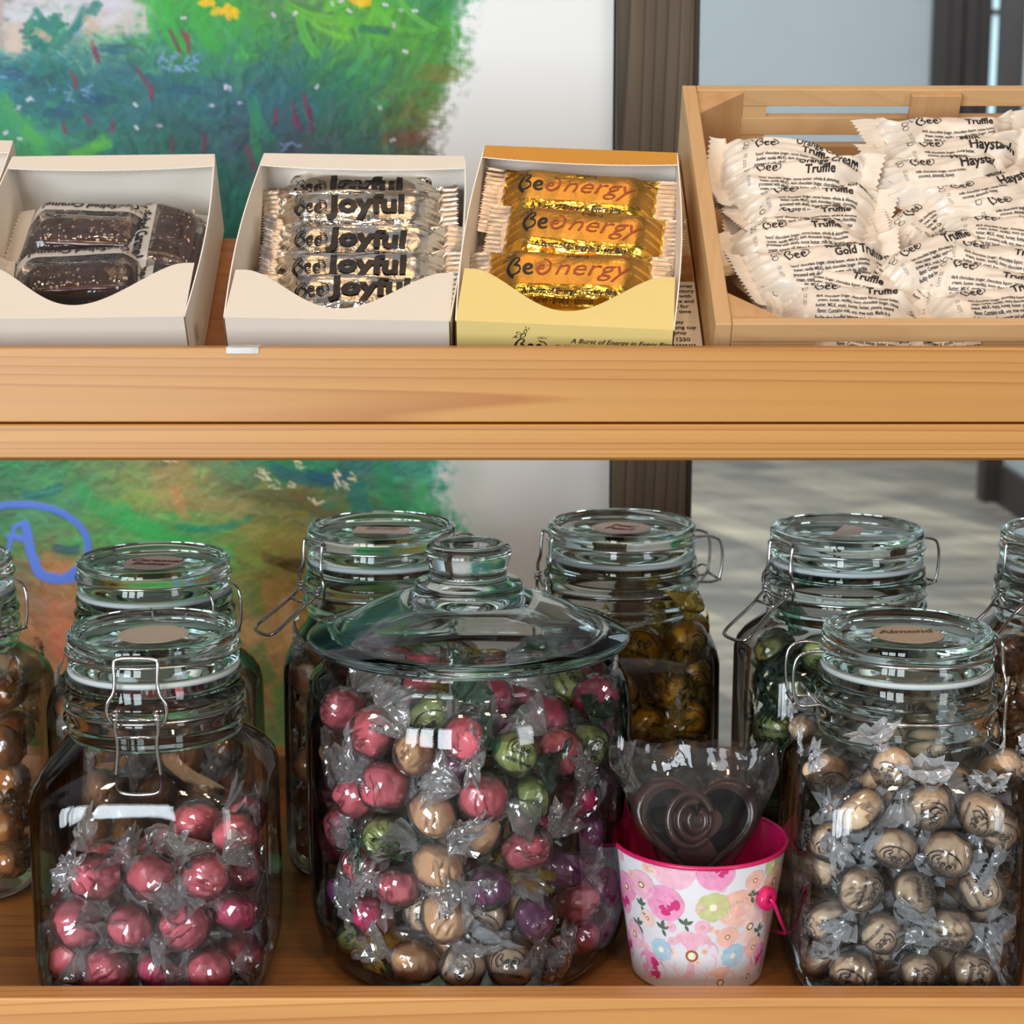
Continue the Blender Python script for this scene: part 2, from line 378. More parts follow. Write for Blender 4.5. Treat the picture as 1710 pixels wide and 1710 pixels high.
tag(MB().box(1.835, 1.859, 3.6, 6.93, 0, 0.15).build('baseboard_right', M_DARKT), kind='structure')
tag(MB().box(1.79, 1.86, 6.94, 7.05, 0, 3.2).build('trim_1', M_DARKT), kind='structure')
d1 = empty('door_1'); tag(d1, kind='structure')
xa = at(1560, 60, 9.5).x; xb = at(1655, 60, 9.5).x; xc = at(1686, 60, 9.5).x
fr = MB()
for k in range(4):
    a = xa + (xb - xa) * k / 4; fr.box(a + .004, xa + (xb - xa) * (k + 1) / 4 - .004, 9.46 + (.015 if k % 2 else 0), 9.52, 0.0, 3.1)
fr.box(xa, xb, 9.52, 9.56, 0, 3.1).box(xc, xc + .25, 9.47, 9.56, 0, 3.1).box(xb, xc, 9.47, 9.56, 3.0, 3.1)
zz = at(1670, 20, 9.5).z
fr.box(xb, xc, 9.485, 9.52, zz - .012, zz + .012).box(xb, xc, 9.485, 9.52, 0, .25)
fr.build('door_frame', M_DARKT, d1)
mg, nt, b, out = newmat('daylit_glass'); b.inputs['Base Color'].default_value = col(200, 225, 232)
b.inputs['Emission Color'].default_value = col(186, 226, 238); b.inputs['Emission Strength'].default_value = 0.85
MB().box(xb, xc, 9.53, 9.54, .25, 3.0).build('pane', mg, d1)

# post beside the painting
YP = 1.60
a = at(1027, 500, YP); b_ = at(1160, 500, YP)
po = empty('wooden_post', Matrix.Translation((0, 0, 0)))
x0 = at(1023, 600, YP).x; x1 = at(1150, 600, YP - .02).x
bevel(MB().box(x0, x1, YP - .02, YP + .07, 0, 2.4).build('post_face', M_POST, po), .002)
MB().box(x1, x1 + .005, YP - .016, YP + .068, 0, 2.4).build('post_side', M_POSTE, po)
tag(po, 'dark brown stained upright post beside the white edge of the painting', 'post')

# ------------------------------------------------------------------ the painting
def painting():
    rs = np.random.RandomState(4); st = 2.4
    X0, X1, Y0, Y1 = -260, 1023, -60, 1500
    W = int((X1 - X0) / st); H = int((Y1 - Y0) / st)
    xs = [0, 100, 200, 300, 400, 500, 600, 700]
    rows = {0: [(205, 190, 165), (226, 218, 200), (224, 214, 196), (70, 180, 60), (60, 160, 60), (95, 140, 80), (110, 195, 40), (60, 150, 80)],
            50: [(195, 178, 150), (150, 190, 160), (150, 180, 135), (50, 160, 70), (60, 175, 50), (70, 135, 70), (105, 195, 50), (80, 160, 50)],
            110: [(50, 130, 120), (35, 125, 100), (45, 120, 105), (48, 115, 105), (55, 130, 100), (40, 115, 90), (55, 140, 80), (80, 150, 60)],
            180: [(45, 150, 130), (30, 95, 105), (45, 120, 110), (50, 110, 108), (50, 105, 108), (45, 105, 105), (45, 125, 80), (110, 130, 50)],
            240: [(60, 165, 60), (60, 160, 90), (50, 120, 95), (45, 110, 85), (60, 95, 95), (80, 85, 85), (55, 110, 88), (100, 95, 60)],
            320: [(40, 110, 90), (40, 110, 90), (40, 110, 90), (40, 115, 95), (35, 110, 85), (50, 95, 90), (60, 90, 80), (90, 90, 60)],
            440: [(40, 110, 90), (40, 110, 90), (40, 110, 90), (40, 100, 80), (30, 110, 75), (50, 95, 70), (60, 90, 60), (60, 110, 70)],
            770: [(50, 120, 72), (72, 118, 68), (100, 118, 68), (120, 118, 68), (48, 112, 76), (40, 110, 74), (40, 95, 90), (60, 130, 105)],
            830: [(62, 108, 72), (62, 118, 80), (108, 135, 62), (138, 122, 68), (98, 98, 52), (84, 88, 48), (62, 92, 62), (60, 135, 85)],
            900: [(60, 118, 60), (84, 122, 58), (66, 140, 62), (52, 142, 68), (112, 120, 52), (136, 128, 62), (92, 108, 58), (40, 120, 70)],
            960: [(96, 92, 52), (150, 98, 60), (92, 124, 52), (60, 140, 62), (112, 118, 50), (122, 112, 42), (84, 78, 38), (60, 100, 60)],
            1060: [(128, 88, 50), (142, 94, 56), (120, 90, 46), (110, 95, 46), (142, 112, 62), (176, 140, 84), (120, 100, 60), (60, 100, 60)],
            1160: [(100, 88, 50), (150, 90, 56), (70, 110, 50), (92, 100, 52), (128, 100, 52), (150, 122, 68), (90, 110, 55), (60, 110, 60)],
            1260: [(60, 110, 55), (70, 110, 55), (70, 110, 55), (70, 120, 55), (90, 130, 80), (90, 140, 80), (70, 120, 55), (60, 110, 60)],
            1500: [(60, 110, 55)] * 8}
    ys = sorted(rows)
    lut = np.array([rows[y] for y in ys], float)
    def base(px, py):
        px = np.clip(px, 0, 700); py = np.clip(py, 0, 1499)
        fx = px / 100; ix = np.clip(fx.astype(int), 0, 6); tx = (fx - ix)[..., None]
        iy = np.clip(np.searchsorted(ys, py, side='right') - 1, 0, len(ys) - 2)
        ya = np.array(ys, float); ty = ((py - ya[iy]) / (ya[iy + 1] - ya[iy]))[..., None]
        return (lut[iy, ix] * (1 - tx) + lut[iy, ix + 1] * tx) * (1 - ty) + (lut[iy + 1, ix] * (1 - tx) + lut[iy + 1, ix + 1] * tx) * ty
    gx, gy = np.meshgrid(X0 + np.arange(W) * st, Y0 + np.arange(H) * st)
    img = base(gx, gy); bump = np.zeros((H, W))
    bris = rs.rand(4096)
    def stroke(cx, cy, ln, wd, ang, c, al=0.8, curve=0.0):
        r = ln / 2 + wd
        i0 = max(0, int((cx - r - X0) / st)); i1 = min(W, int((cx + r - X0) / st) + 2); j0 = max(0, int((cy - r - Y0) / st)); j1 = min(H, int((cy + r - Y0) / st) + 2)
        if i1 <= i0 or j1 <= j0: return
        x = gx[j0:j1, i0:i1] - cx; y = gy[j0:j1, i0:i1] - cy
        u = x * cos(ang) + y * sin(ang); v = -x * sin(ang) + y * cos(ang) + curve * u * u / ln
        m = np.clip(1.3 - np.abs(u) / (ln / 2), 0, .3) / .3 * np.clip((1 - np.abs(v) / (wd / 2)) * 2.5, 0, 1)
        k = (np.abs(v) * 1.3 + cx * 7).astype(int) % 4096; m = m * (0.45 + 0.55 * bris[k]) * al
        img[j0:j1, i0:i1] = img[j0:j1, i0:i1] * (1 - m[..., None]) + np.array(c, float) * m[..., None]
        bump[j0:j1, i0:i1] += m * 0.3
    for wdr, n, al in ((26, 1500, .7), (14, 3500, .6), (7, 7500, .55)):
        for _ in range(n):
            cx = rs.uniform(X0, 800); cy = rs.uniform(Y0, 1300)
            if 430 < cy < 740: continue
            q = base(np.array(cx + rs.normal(0, 26)), np.array(cy + rs.normal(0, 22))) * (1 + rs.normal(0, .12)) + rs.normal(0, 7, 3)
            if cy < 500: ang = rs.normal(-1.1, .7) if cx > 250 else rs.normal(.6, .8)
            else: ang = rs.normal(.35, .4) + (cy - 1000) / 400
            stroke(cx, cy, rs.uniform(2, 5) * wdr * .9, wdr * rs.uniform(.5, 1.1), ang, np.clip(q, 10, 245), al, rs.normal(0, .5))
    S = stroke
    # pale house and its opening, foliage in front
    for _ in range(60): S(rs.uniform(45, 250), rs.uniform(-40, 40), 40, 18, rs.normal(0, .2), (228 + rs.normal(0, 6), 220 + rs.normal(0, 6), 204), .7)
    for _ in range(26): S(rs.uniform(-10, 30), rs.uniform(-40, 60), 50, 16, 1.57, (196, 180, 152), .8)
    for _ in range(30): S(rs.uniform(40, 80), rs.uniform(40, 84), 22, 12, rs.normal(0, .4), (226, 206, 168), .8)
    for _ in range(40): S(rs.uniform(175, 265), rs.uniform(20, 55), 22, 10, rs.normal(0, 1), (216, 206, 176), .5)
    for _ in range(70): S(rs.uniform(70, 130), rs.uniform(32, 80), 22, 9, rs.normal(-.9, .6), (50 + rs.normal(0, 14), 140 + rs.normal(0, 14), 105), .9)
    for cx, cy, l, an in ((150, 40, 60, -1.1), (165, 28, 60, -.9), (95, 30, 34, 1.0), (110, 45, 40, -1.2), (140, 55, 44, -.8), (185, 15, 22, -1.0)): S(cx, cy, l, 14, an, (52, 135, 110), .95)
    for cx, cy in ((92, 55), (100, 62), (170, 52), (180, 46), (172, 34)): S(cx, cy, 18, 16, .5, (216, 190, 140), .9)
    # bright blades
    for cx, cy, l, wd, an, c in ((295, 30, 120, 34, 1.3, (60, 185, 55)), (350, 40, 90, 34, 1.2, (60, 175, 60)), (270, 30, 70, 14, 1.5, (70, 190, 70)), (50, 205, 90, 26, .9, (80, 185, 70)), (75, 235, 70, 18, 1.1, (70, 180, 70)), (165, 250, 60, 26, -.5, (96, 200, 60)),
                             (185, 244, 30, 20, -.2, (100, 205, 65)), (20, 190, 70, 24, .8, (50, 160, 90)), (540, 30, 90, 20, .25, (110, 205, 40)), (520, 60, 70, 20, 1.2, (95, 195, 60)), (600, 40, 100, 18, .6, (90, 190, 45)), (640, 20, 80, 14, .9, (110, 200, 60)),
                             (700, 30, 70, 12, .7, (110, 205, 70)), (560, 55, 60, 12, .4, (120, 210, 50)), (690, 50, 60, 12, .2, (90, 180, 50)), (440, 200, 70, 26, 1.2, (40, 150, 100)), (435, 230, 80, 20, 1.5, (50, 155, 90))): S(cx, cy, l, wd, an, c, .85, .3)
    for cx, cy, c in ((395, 15, 0), (383, 20, 0), (408, 20, 0), (400, 26, 0), (360, 3, 0), (372, 2, 0), (612, 4, 0), (604, 0, 0), (620, 6, 0), (-2, 132, 0)):
        for k in range(4): S(cx + rs.normal(0, 3), cy + rs.normal(0, 2), 14, 10, rs.uniform(0, 3), (248, 214 - 30 * (k == 3), 30), 1)
    for cx, cy, l in ((178, 82, 26), (181, 92, 24), (143, 132, 26), (145, 140, 20), (264, 143, 26), (268, 155, 24), (310, 70, 40), (330, 72, 30), (325, 60, 20), (520, 175, 34), (527, 200, 40), (500, 190, 34), (505, 205, 26), (250, 122, 20), (300, 242, 24), (470, 195, 24), (428, 265, 40), (352, 240, 30), (163, 200, 18), (203, 212, 18), (124, 214, 18)):
        S(cx, cy, l, 9, 1.35 + rs.normal(0, .2), (140 + rs.normal(0, 15), 50 + rs.normal(0, 10), 75), .85)
    for cx, cy in ((690, 235), (670, 228), (710, 225)): S(cx, cy, 50, 22, -.2, (120, 80, 50), .8)
    for cx, cy in ((740, 115), (755, 130), (730, 130)): S(cx, cy, 60, 16, .1, (140, 125, 50), .7)
    for cx, cy in ((30, 128), (42, 120), (52, 125), (60, 132), (152, 55)) + tuple((100 + rs.uniform(0, 110), 140 + rs.uniform(0, 30)) for _ in range(10)) + tuple((275 + rs.uniform(0, 70), 85 + rs.uniform(0, 34)) for _ in range(20)) + ((480, 242), (492, 240), (505, 243), (482, 250)):
        S(cx, cy, 12, 6, rs.normal(0, .5), (140, 172, 205), .8)
    for cx, cy in ((325, 30), (390, 145), (396, 147), (68, 166), (73, 165), (28, 222), (242, 175), (242, 213), (280, 210), (366, 176), (412, 172), (565, 6), (592, 18), (676, 17), (698, 18), (505, 22), (538, 145), (664, 42), (682, 86), (660, 234), (51, 180), (470, 25), (651, 8), (50, 232), (640, 180), (580, 2)):
        S(cx, cy, 8, 7, rs.uniform(0, 3), (235, 232, 215) if rs.rand() > .3 else (225, 190, 215), 1)
    for cx, cy in ((40, 120), (60, 130), (170, 168), (190, 165), (210, 82), (325, 150), (632, 50), (115, 190)): S(cx, cy, 44, 18, .1, (22, 80, 100), .6)
    # the lower field
    for cx, cy, l, wd, an, c in ((62, 824, 60, 20, -.2, (20, 95, 95)), (100, 835, 110, 12, -.5, (80, 140, 90)), (180, 860, 140, 36, .5, (40, 145, 70)), (240, 885, 120, 34, .5, (46, 148, 66)), (300, 910, 130, 30, .35, (50, 148, 62)), (350, 883, 110, 16, -.1, (20, 115, 85)), (490, 775, 120, 26, .1, (30, 125, 70)),
                             (510, 800, 110, 26, .15, (25, 78, 92)), (540, 798, 60, 20, .1, (22, 70, 85)), (440, 828, 130, 24, .1, (82, 78, 44)), (520, 850, 90, 20, .5, (92, 82, 42)), (350, 845, 110, 30, .1, (130, 116, 66)), (470, 940, 70, 22, .1, (74, 56, 28)), (480, 948, 40, 18, .3, (60, 48, 26)), (270, 815, 60, 50, 1.2, (150, 128, 74)),
                             (290, 840, 50, 24, 1.3, (166, 120, 70)), (300, 790, 60, 30, 1.3, (136, 120, 66)), (640, 800, 100, 40, 1.3, (40, 120, 70)), (600, 850, 80, 40, 1.2, (30, 100, 90)), (710, 850, 90, 30, 1.2, (70, 150, 90)), (110, 905, 50, 24, .1, (60, 150, 80)), (96, 918, 40, 20, .1, (30, 70, 90)), (82, 945, 50, 36, .3, (176, 108, 58)),
                             (90, 1075, 60, 60, 1.3, (180, 92, 56)), (80, 1040, 60, 40, 1.0, (160, 96, 56)), (440, 1060, 60, 110, 1.3, (176, 138, 82)), (460, 1000, 60, 70, 1.0, (160, 120, 66)), (470, 1040, 80, 30, 1.4, (190, 158, 100)), (420, 1110, 60, 44, 1.2, (60, 110, 50)), (465, 1190, 90, 50, 1.3, (60, 120, 52)), (450, 900, 110, 34, .2, (126, 120, 56)), (410, 1000, 60, 40, 1.4, (90, 110, 52))):
        S(cx, cy, l, wd, an, c, .8, .3)
    for _ in range(500):
        cx, cy = rs.uniform(60, 480), rs.uniform(790, 1250); S(cx, cy, rs.uniform(14, 44), 3, rs.normal(-.5, .3), base(np.array(cx), np.array(cy)) * rs.uniform(.85, 1.3) + 6, .5)
    for cx, cy in ((438, 800), (432, 790), (452, 808), (480, 808), (497, 770), (520, 838), (562, 805), (555, 790), (280, 766), (490, 780), (585, 800), (575, 815)):
        for k in range(3): S(cx + rs.normal(0, 4), cy + rs.normal(0, 4), 12, 4, rs.normal(.5, .5), (212, 196, 150), .9)
    # blue ring with a mark inside
    BL = (78, 110, 176)
    def line(pts, wd):
        for (ax, ay), (bx, by) in zip(pts, pts[1:]):
            l = max(math.hypot(bx - ax, by - ay), .1)
            for k in range(int(l / 3) + 1):
                t = k * 3 / l; cx = ax + (bx - ax) * t; cy = ay + (by - ay) * t
                d = (gx - cx) ** 2 + (gy - cy) ** 2 < (wd / 2) ** 2; img[d] = BL; bump[d] = 1.2
    line([(22 + 112 * cos(t), 910 - 0 + (72 if sin(t) > 0 else 72) * sin(t) * .95) for t in np.linspace(-2.2, 1.1, 26)], 12)
    line([(132, 925), (122, 950), (105, 966), (88, 968), (72, 962)], 14); line([(30, 880), (36, 920), (46, 952), (56, 962), (78, 966)], 17); line([(0, 896), (34, 900)], 10); line([(-6, 930), (10, 880), (30, 872)], 8)
    # unpainted white board on the far side: torn dry-brush edge
    edge_pts = [(-60, 765), (0, 790), (60, 770), (120, 775), (160, 760), (200, 735), (240, 728), (300, 720), (420, 730), (600, 740), (740, 735), (770, 745), (830, 735), (880, 770), (940, 765), (1100, 700), (1500, 700)]
    ex = np.interp(gy[:, 0], [p[0] for p in edge_pts], [p[1] for p in edge_pts])
    n1 = np.cumsum(rs.normal(0, 1.6, H)); n1 -= np.convolve(n1, np.ones(41) / 41, 'same')
    ex = ex + n1
    sp = rs.rand(H, W); sm = sp.copy()
    def blur(a, n):
        k_ = np.ones(n) / n
        a = np.apply_along_axis(lambda r: np.convolve(r, k_, 'same'), 0, a); return np.apply_along_axis(lambda r: np.convolve(r, k_, 'same'), 1, a)
    def nz(n): b = blur(rs.rand(H, W), n); b -= b.mean(); return b / b.std() * .18
    sm = .5 + nz(4) * .6 + nz(14) * .7 + nz(40) * .5
    soft = np.clip((gx - ex[:, None]) / 70 + .5, 0, 1)
    mask = np.clip((soft - .5) * 1.4 + .5 + (sm - .5) * 2.2 * (1 - np.abs(soft - .5) * 2), 0, 1)
    white = np.zeros_like(img) + np.array((233, 239, 244)); halo = np.exp(-((gx - ex[:, None] - 30) / 34) ** 2)[..., None] * (gy[..., None] > 700)
    white = white * (1 - .35 * halo) + np.array((176, 200, 188)) * .35 * halo
    img = img * (1 - mask[..., None]) + white * mask[..., None]
    bump = bump * (1 - mask) + sm * .1
    # mesh: a panel with the paint relief on its face
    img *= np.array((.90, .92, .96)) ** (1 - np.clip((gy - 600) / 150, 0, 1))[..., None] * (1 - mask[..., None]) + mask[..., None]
    img *= (1 + .26 * np.clip((gy - 600) / 150, 0, 1))[..., None] * (1 - mask[..., None]) + mask[..., None]  # lower colours lightened in the paint itself to offset the shelf's shade
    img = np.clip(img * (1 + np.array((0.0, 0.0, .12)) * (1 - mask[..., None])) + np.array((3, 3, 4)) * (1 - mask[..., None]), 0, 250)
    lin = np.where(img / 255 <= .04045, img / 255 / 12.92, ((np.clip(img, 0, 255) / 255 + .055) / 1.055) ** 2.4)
    A = at(0, 0, YP)
    pz = np.array([at(400, y, YP).z for y in gy[:, 0]])
    scx = np.array([(at(1000, y, YP).x) / 145.0 for y in gy[:, 0]])
    sc0 = at(1000, 600, YP).x / 145.0     # one width scale for the whole upright panel
    bz = np.minimum(bump, 2.0) * 0.0006
    co = np.zeros((H, W, 3)); co[..., 0] = (gx - 855) * sc0; co[..., 1] = YP - bz; co[..., 2] = pz[:, None]
    idx = np.arange(H * W).reshape(H, W)
    f = np.stack([idx[:-1, :-1], idx[1:, :-1], idx[1:, 1:], idx[:-1, 1:]], -1).reshape(-1, 4)
    me = bpy.data.meshes.new('painted_face'); me.vertices.add(H * W); me.vertices.foreach_set('co', co.reshape(-1))
    me.loops.add(f.size); me.loops.foreach_set('vertex_index', f.reshape(-1)); me.polygons.add(len(f)); me.polygons.foreach_set('loop_start', np.arange(len(f)) * 4)
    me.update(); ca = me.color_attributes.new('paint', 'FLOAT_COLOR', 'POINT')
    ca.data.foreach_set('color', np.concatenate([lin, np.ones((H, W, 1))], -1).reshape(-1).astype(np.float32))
    me.polygons.foreach_set('use_smooth', [True] * len(f)); me.validate()
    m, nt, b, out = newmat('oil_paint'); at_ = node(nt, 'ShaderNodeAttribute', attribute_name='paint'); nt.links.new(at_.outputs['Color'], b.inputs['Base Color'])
    b.inputs['Roughness'].default_value = .45; b.inputs['Specular IOR Level'].default_value = .25
    v = coords(nt); n = node(nt, 'ShaderNodeTexNoise', Scale=500.0, Detail=2.0); nt.links.new(v, n.inputs['Vector']); bp = node(nt, 'ShaderNodeBump', Strength=.12, Distance=.001)
    nt.links.new(n.outputs['Fac'], bp.inputs['Height']); nt.links.new(bp.outputs[0], b.inputs['Normal'])
    me.materials.append(m)
    root = empty('painted_panel'); link('painted_face', me, root)
    zt = pz[0]; zb = pz[-1]
    MB().box((X0 - 855) * sc0, (gx[0, -1] - 855) * sc0, YP + .001, YP + .02, zb, zt).build('panel_board', M_CARD, root)
    MB().box((X0 - 855) * sc0, (gx[0, -1] - 855) * sc0, YP + .002, YP + .018, 0, zb).build('panel_base', M_CARD, root)
    tag(root, 'white upright panel painted with a green flower garden, dry-brushed edge by the post', 'painting')
painting()

# ------------------------------------------------------------------ the wooden display stand
sh = empty('display_shelf')
FY = 0.98
zt = at(855, 581, FY - .001).z; zm = at(855, 707, FY).z; zb = at(855, 765, FY).z
bevel(MB().box(-.75, .75, FY, FY + .012, zm + .0006, zt).build('front_board', M_SHELF, sh), .0008)
bevel(MB().box(-.75, .75, FY - .001, FY + .03, zb, zm - .0004).build('front_board', M_SHELF2, sh), .001)
bed = MB(); bed.box(-.75, .75, -.028, .176, -.012, -.0005)
bed.build('slanted_tray', M_SHELFD, sh, tray_matrix(0, 0, 0))
SZ = CZ - .475
ry = onz(855, 1645, CZ - .4528).y; rf = onz(855, 1667, CZ - .4528).y
bevel(MB().box(-.75, .75, rf, ry, SZ - .05, CZ - .4528).build('front_rail', wood('oiled_pine_rail', col(210, 154, 92), col(168, 96, 44), (2.4, 34, 34), .6, .4, loc=(1, 7, 2)), sh), .0012)
MB().box(-.75, .75, ry, 1.354, SZ - .022, SZ).build('shelf_board', M_SHELFD, sh)
bevel(MB().box(-.75, .75, 1.354, 1.379, SZ - .05, CZ - .4394).build('back_rail', M_SHELFD, sh), .001)
for s in (-1, 1):
    MB().box(s * .75 if s > 0 else -.775, .775 if s > 0 else -.75, .95, 1.40, 0, zt).build('side_panel', M_SHELF, sh)
tag(sh, 'honey-coloured wooden two-tier display stand with a slanted upper tray', 'display shelf')
tp = MB(); x0 = at(378, 580, FY).x; x1 = at(432, 580, FY).x
tp.box(x0, x1, FY - .0008, FY + .0122, zt + .0001, zt + .0004).box(x0, x1, FY - .0008, FY - .0003, zt - .003, zt + .0004)
tag(tp.build('tape_strip', film('clear_tape', (.96, .95, .93, 1), haze=.35, strength=.02, refl=.8)), 'short strip of clear tape folded over the shelf lip under the silver bar box', 'tape')

# ------------------------------------------------------------------ pillow-wrapped bars
def pillow(Lb, Wb, Tb, fin, seed, crumple=0.0015, boxy=0.45, bend=0.0, ridge=0.0):
    """returns top(u,v)->(x,y,z): u along the bar in metres, v across in metres"""
    rnd = random.Random(seed); ph = [rnd.uniform(0, 100) for _ in range(6)]
    half = Lb / 2; body = half - fin
    bl, br_ = rnd.uniform(-.5, 1) * .006, rnd.uniform(-.5, 1) * .006
    def wid(u):
        a = abs(u); k = 1.0
        if a < body: k = 0.86 + 0.14 * (a / body) ** 4
        return Wb / 2 * k
    def topz(u, v):
        a = abs(u); hw = wid(u); q = min(1, abs(v) / hw)
        end = 1.0 if a < body * .62 else max(0.0, 1 - ((a - body * .62) / (body * .38)) ** 1.6) if a < body else 0
        z = Tb * max(0.0, 1 - q ** 2.6) ** boxy * end
        n = mnoise.noise(Vector((u * 55 + ph[0], v * 70 + ph[1], 0))) + 0.5 * mnoise.noise(Vector((u * 120 + ph[2], v * 140, 1)))
        rid = abs(mnoise.noise(Vector((u * 38 + ph[3], v * 60 + ph[4], 4))))
        edge = 0.35 + 0.65 * min(1, max(0, (a - body * .4) / (body * .5)))
        z += crumple * (n * .8 - rid * 1.6) * edge * (1 if a < body else .12)
        if ridge and a < body: z += ridge * (abs(mnoise.noise(Vector((u * 16 + ph[2], v * 150 + ph[0], 7)))) * 2 - .6) * min(1, abs(v) / hw * 1.5) * (1 - (a / body) ** 4)
        if a < body: z += crumple * 1.2 * sin(v * 900 + ph[5]) * max(0, (a - body * .7) / (body * .3)) * .6     # gathers near the seal
        if a > body:
            t = (a - body) / fin; z += 0.00045 * sin(v * 2 * pi / 0.0032) * min(1, t * 3) + (bl if u < 0 else br_) * t * t
        return z
    kb, kt, ks = rnd.uniform(-1, 1) * bend, rnd.uniform(-1, 1) * bend, rnd.uniform(-1, 1) * bend
    def top(u, v):
        z = topz(u, v); f = u / half; sk = v * ks * .5 * f
        return (u + v * .25 * kt * f * abs(f), v + kb * .007 * f * f + sk * .4, z + kt * v * .35 * f - abs(kb) * .004 * f * f)
    return top, wid, half, body
def pillow_mesh(mb, Lb, Wb, Tb, fin, seed, mat=0, finmat=None, crumple=.0015, boxy=.45, nu=72, nv=30, zig=True, bend=0.0, ridge=0.0):
    top, wid, half, body = pillow(Lb, Wb, Tb, fin, seed, crumple, boxy, bend, ridge)
    def up(i, j):
        u = (i * 2 - 1) * half; v = (j * 2 - 1) * wid(u)
        x, y, z = top(u, v)
        if zig and i in (0.0, 1.0): x += (0.0011 if int(round(j * (nv - 1))) % 2 else -0.0006) * (1 if u > 0 else -1)
        return (x, y, z)
    def dn(i, j):
        x, y, z = up(i, j); e = max(0.0, 1 - (abs(x) / body) ** 6) if abs(x) < body else 0
        return (x, y, min(z - .0004, -.18 * Tb * e * (1 - (abs(j * 2 - 1)) ** 4)) if e > 0 else z - .0004)
    b0 = len(mb.m); mb.grid(up, nu, nv, mat)
    if finmat is not None:
        for k in range(b0, len(mb.m)):
            q = mb.f[k]; cx = sum(mb.v[i][0] for i in q) / 4
            if abs(cx) > body: mb.m[k] = finmat
    b1 = len(mb.m); mb.grid(dn, nu, nv, mat, flip=True)
    if finmat is not None:
        for k in range(b1, len(mb.m)):
            q = mb.f[k]; cx = sum(mb.v[i][0] for i in q) / 4
            if abs(cx) > body: mb.m[k] = finmat
    return top
def print_on(mb, geo, top, x, y, sc=1.0, mat=1, rot=0.0, eps=.00035, flip=False):
    V, F = geo; c, s = cos(rot), sin(rot); out = []
    for a, b in V:
        a *= sc; b *= sc; u = x + a * c - b * s; v = y + a * s + b * c
        if flip: u, v = -u, -v
        px_, py_, pz_ = top(u, v); out.append((px_, py_, pz_ + eps))
    mb.add(out, F, mat, False)

SMALL = {
 'o': ["'ivory' chocolate (sugar, cocoa butter, whole & skimmed", "butter, vanilla MILK), dark chocolate (sugar, chocolate", "processed with alkali), cocoa butter, milk fat, lecithin", "cream, orange oil, natural flavor, salt."],
 'm': ["milk chocolate (sugar, cocoa butter,", "coconut, almonds, honey."],
 't': ["dark chocolate (sugar, chocolate liquor, cocoa butter,", "cream, butter, vanilla), ivory chocolate (sugar, cocoa", "butter, MILK, soya), honey, butter, pecans, natural", "flavor. Contains milk, soy, tree nuts. Made in a", "facility that handles peanuts and wheat."]}
def paper_bar(kind, seed):
    mb = MB(); Lb, Wb, Tb = .099, .041, .014
    top = pillow_mesh(mb, Lb, Wb, Tb, .010, seed, 0, crumple=.0056, boxy=.6, bend=1.5, ridge=.0014)
    names = {'orange': ('Orange Cream', 'Truffle', 'o'), 'haystack': ('Milk', 'Haystack', 'm'), 'gold': ('Midnight', 'Gold Truffle', 'o'), 'truffle': ('', 'Truffle', 't'),
             'pecan': ('Pecan', 'Truffle', 't'), 'huckleberry': ('Huckleberry', 'Truffle', 't'), 'ivory': ('Ivory Turtle', 'Truffle', 't'), 'queen': ('', 'Queen Bee', 't')}
    a, b, c = names[kind]
    big = 1.25 if kind in ('haystack', 'queen') else 1.0
    print_on(mb, BEE, top, -.021, .0045, .0062, 1)
    if a: print_on(mb, text_geo(a, .0070 * big, .1, .02, sx=.8), top, .003, .0092, 1)
    print_on(mb, text_geo(b, .0080 * big, .05, .03, sx=.82), top, .007, .0026 if kind != 'haystack' else .0008, 1)
    for k, t in enumerate(SMALL[c]):
        print_on(mb, text_geo(t, .0028, 0, .02, sx=.76), top, -.021 + .001 * (k % 2), -.0026 - .0030 * k, 1)
    print_on(mb, text_geo('LOT 22', .0026), top, -.026, -.008, 1, 2, rot=pi / 2)
    return mb.mesh('truffle_bar', [M_PAPER, M_INK, M_INKG])

# wooden crate on the tray
cr = empty('wooden_crate', tray_matrix(.1095, 0, 0))
CW, CL, CH = .325, .262, .060
bevel(MB().box(0, .009, 0, CL, 0, CH).build('side_panel', M_CRATEY, cr), .0007)
bevel(MB().box(CW - .009, CW, 0, CL, 0, CH).build('side_panel', M_CRATEY, cr), .0007)
for s0 in (0.0, CL - .006):
    a, b = (0.0092, CW - .0092)
    for z0, z1 in ((.048, .060), (.027, .040), (0.0, .019)):
        bevel(MB().box(a, b, s0, s0 + .006, z0, z1).build('slat', M_CRATE, cr), .0006)
    for z0, z1 in ((.0402, .0478), (.0192, .0268)):
        for xa_, xb_ in ((.0092, .055), (CW - .055, CW - .0092)) + (((CW / 2 - .016, CW / 2 + .016),) if s0 == 0 else ()):
            MB().box(xa_, xb_, s0 + .0003, s0 + .0057, z0, z1).build('spacer_block', M_CRATE, cr)
MB().box(.0092, CW - .0092, .0062, CL - .0062, 0, .004).build('floor_panel', M_CRATE, cr)
bevel(MB().box(CW / 2 - .016, CW / 2 + .016, CL - .0115, CL - .0062, .0042, .0585).build('centre_upright', M_CRATEZ, cr), .0006)
for fx, fy in ((0, 0), (1, 0), (0, 1), (1, 1)):
    x = .0093 if not fx else CW - .0093; y = .0063 if not fy else CL - .0063; dx = .030 * (1 if not fx else -1); dy = .026 * (1 if not fy else -1)
    MB().prism([(x, y), (x + dx, y), (x, y + dy)] if dx * dy > 0 else [(x, y), (x, y + dy), (x + dx, y)], .0042, .058).build('corner_post', M_CRATEZ, cr)
tag(cr, 'pale slatted wooden crate filled with cream-wrapped truffle bars', 'crate')

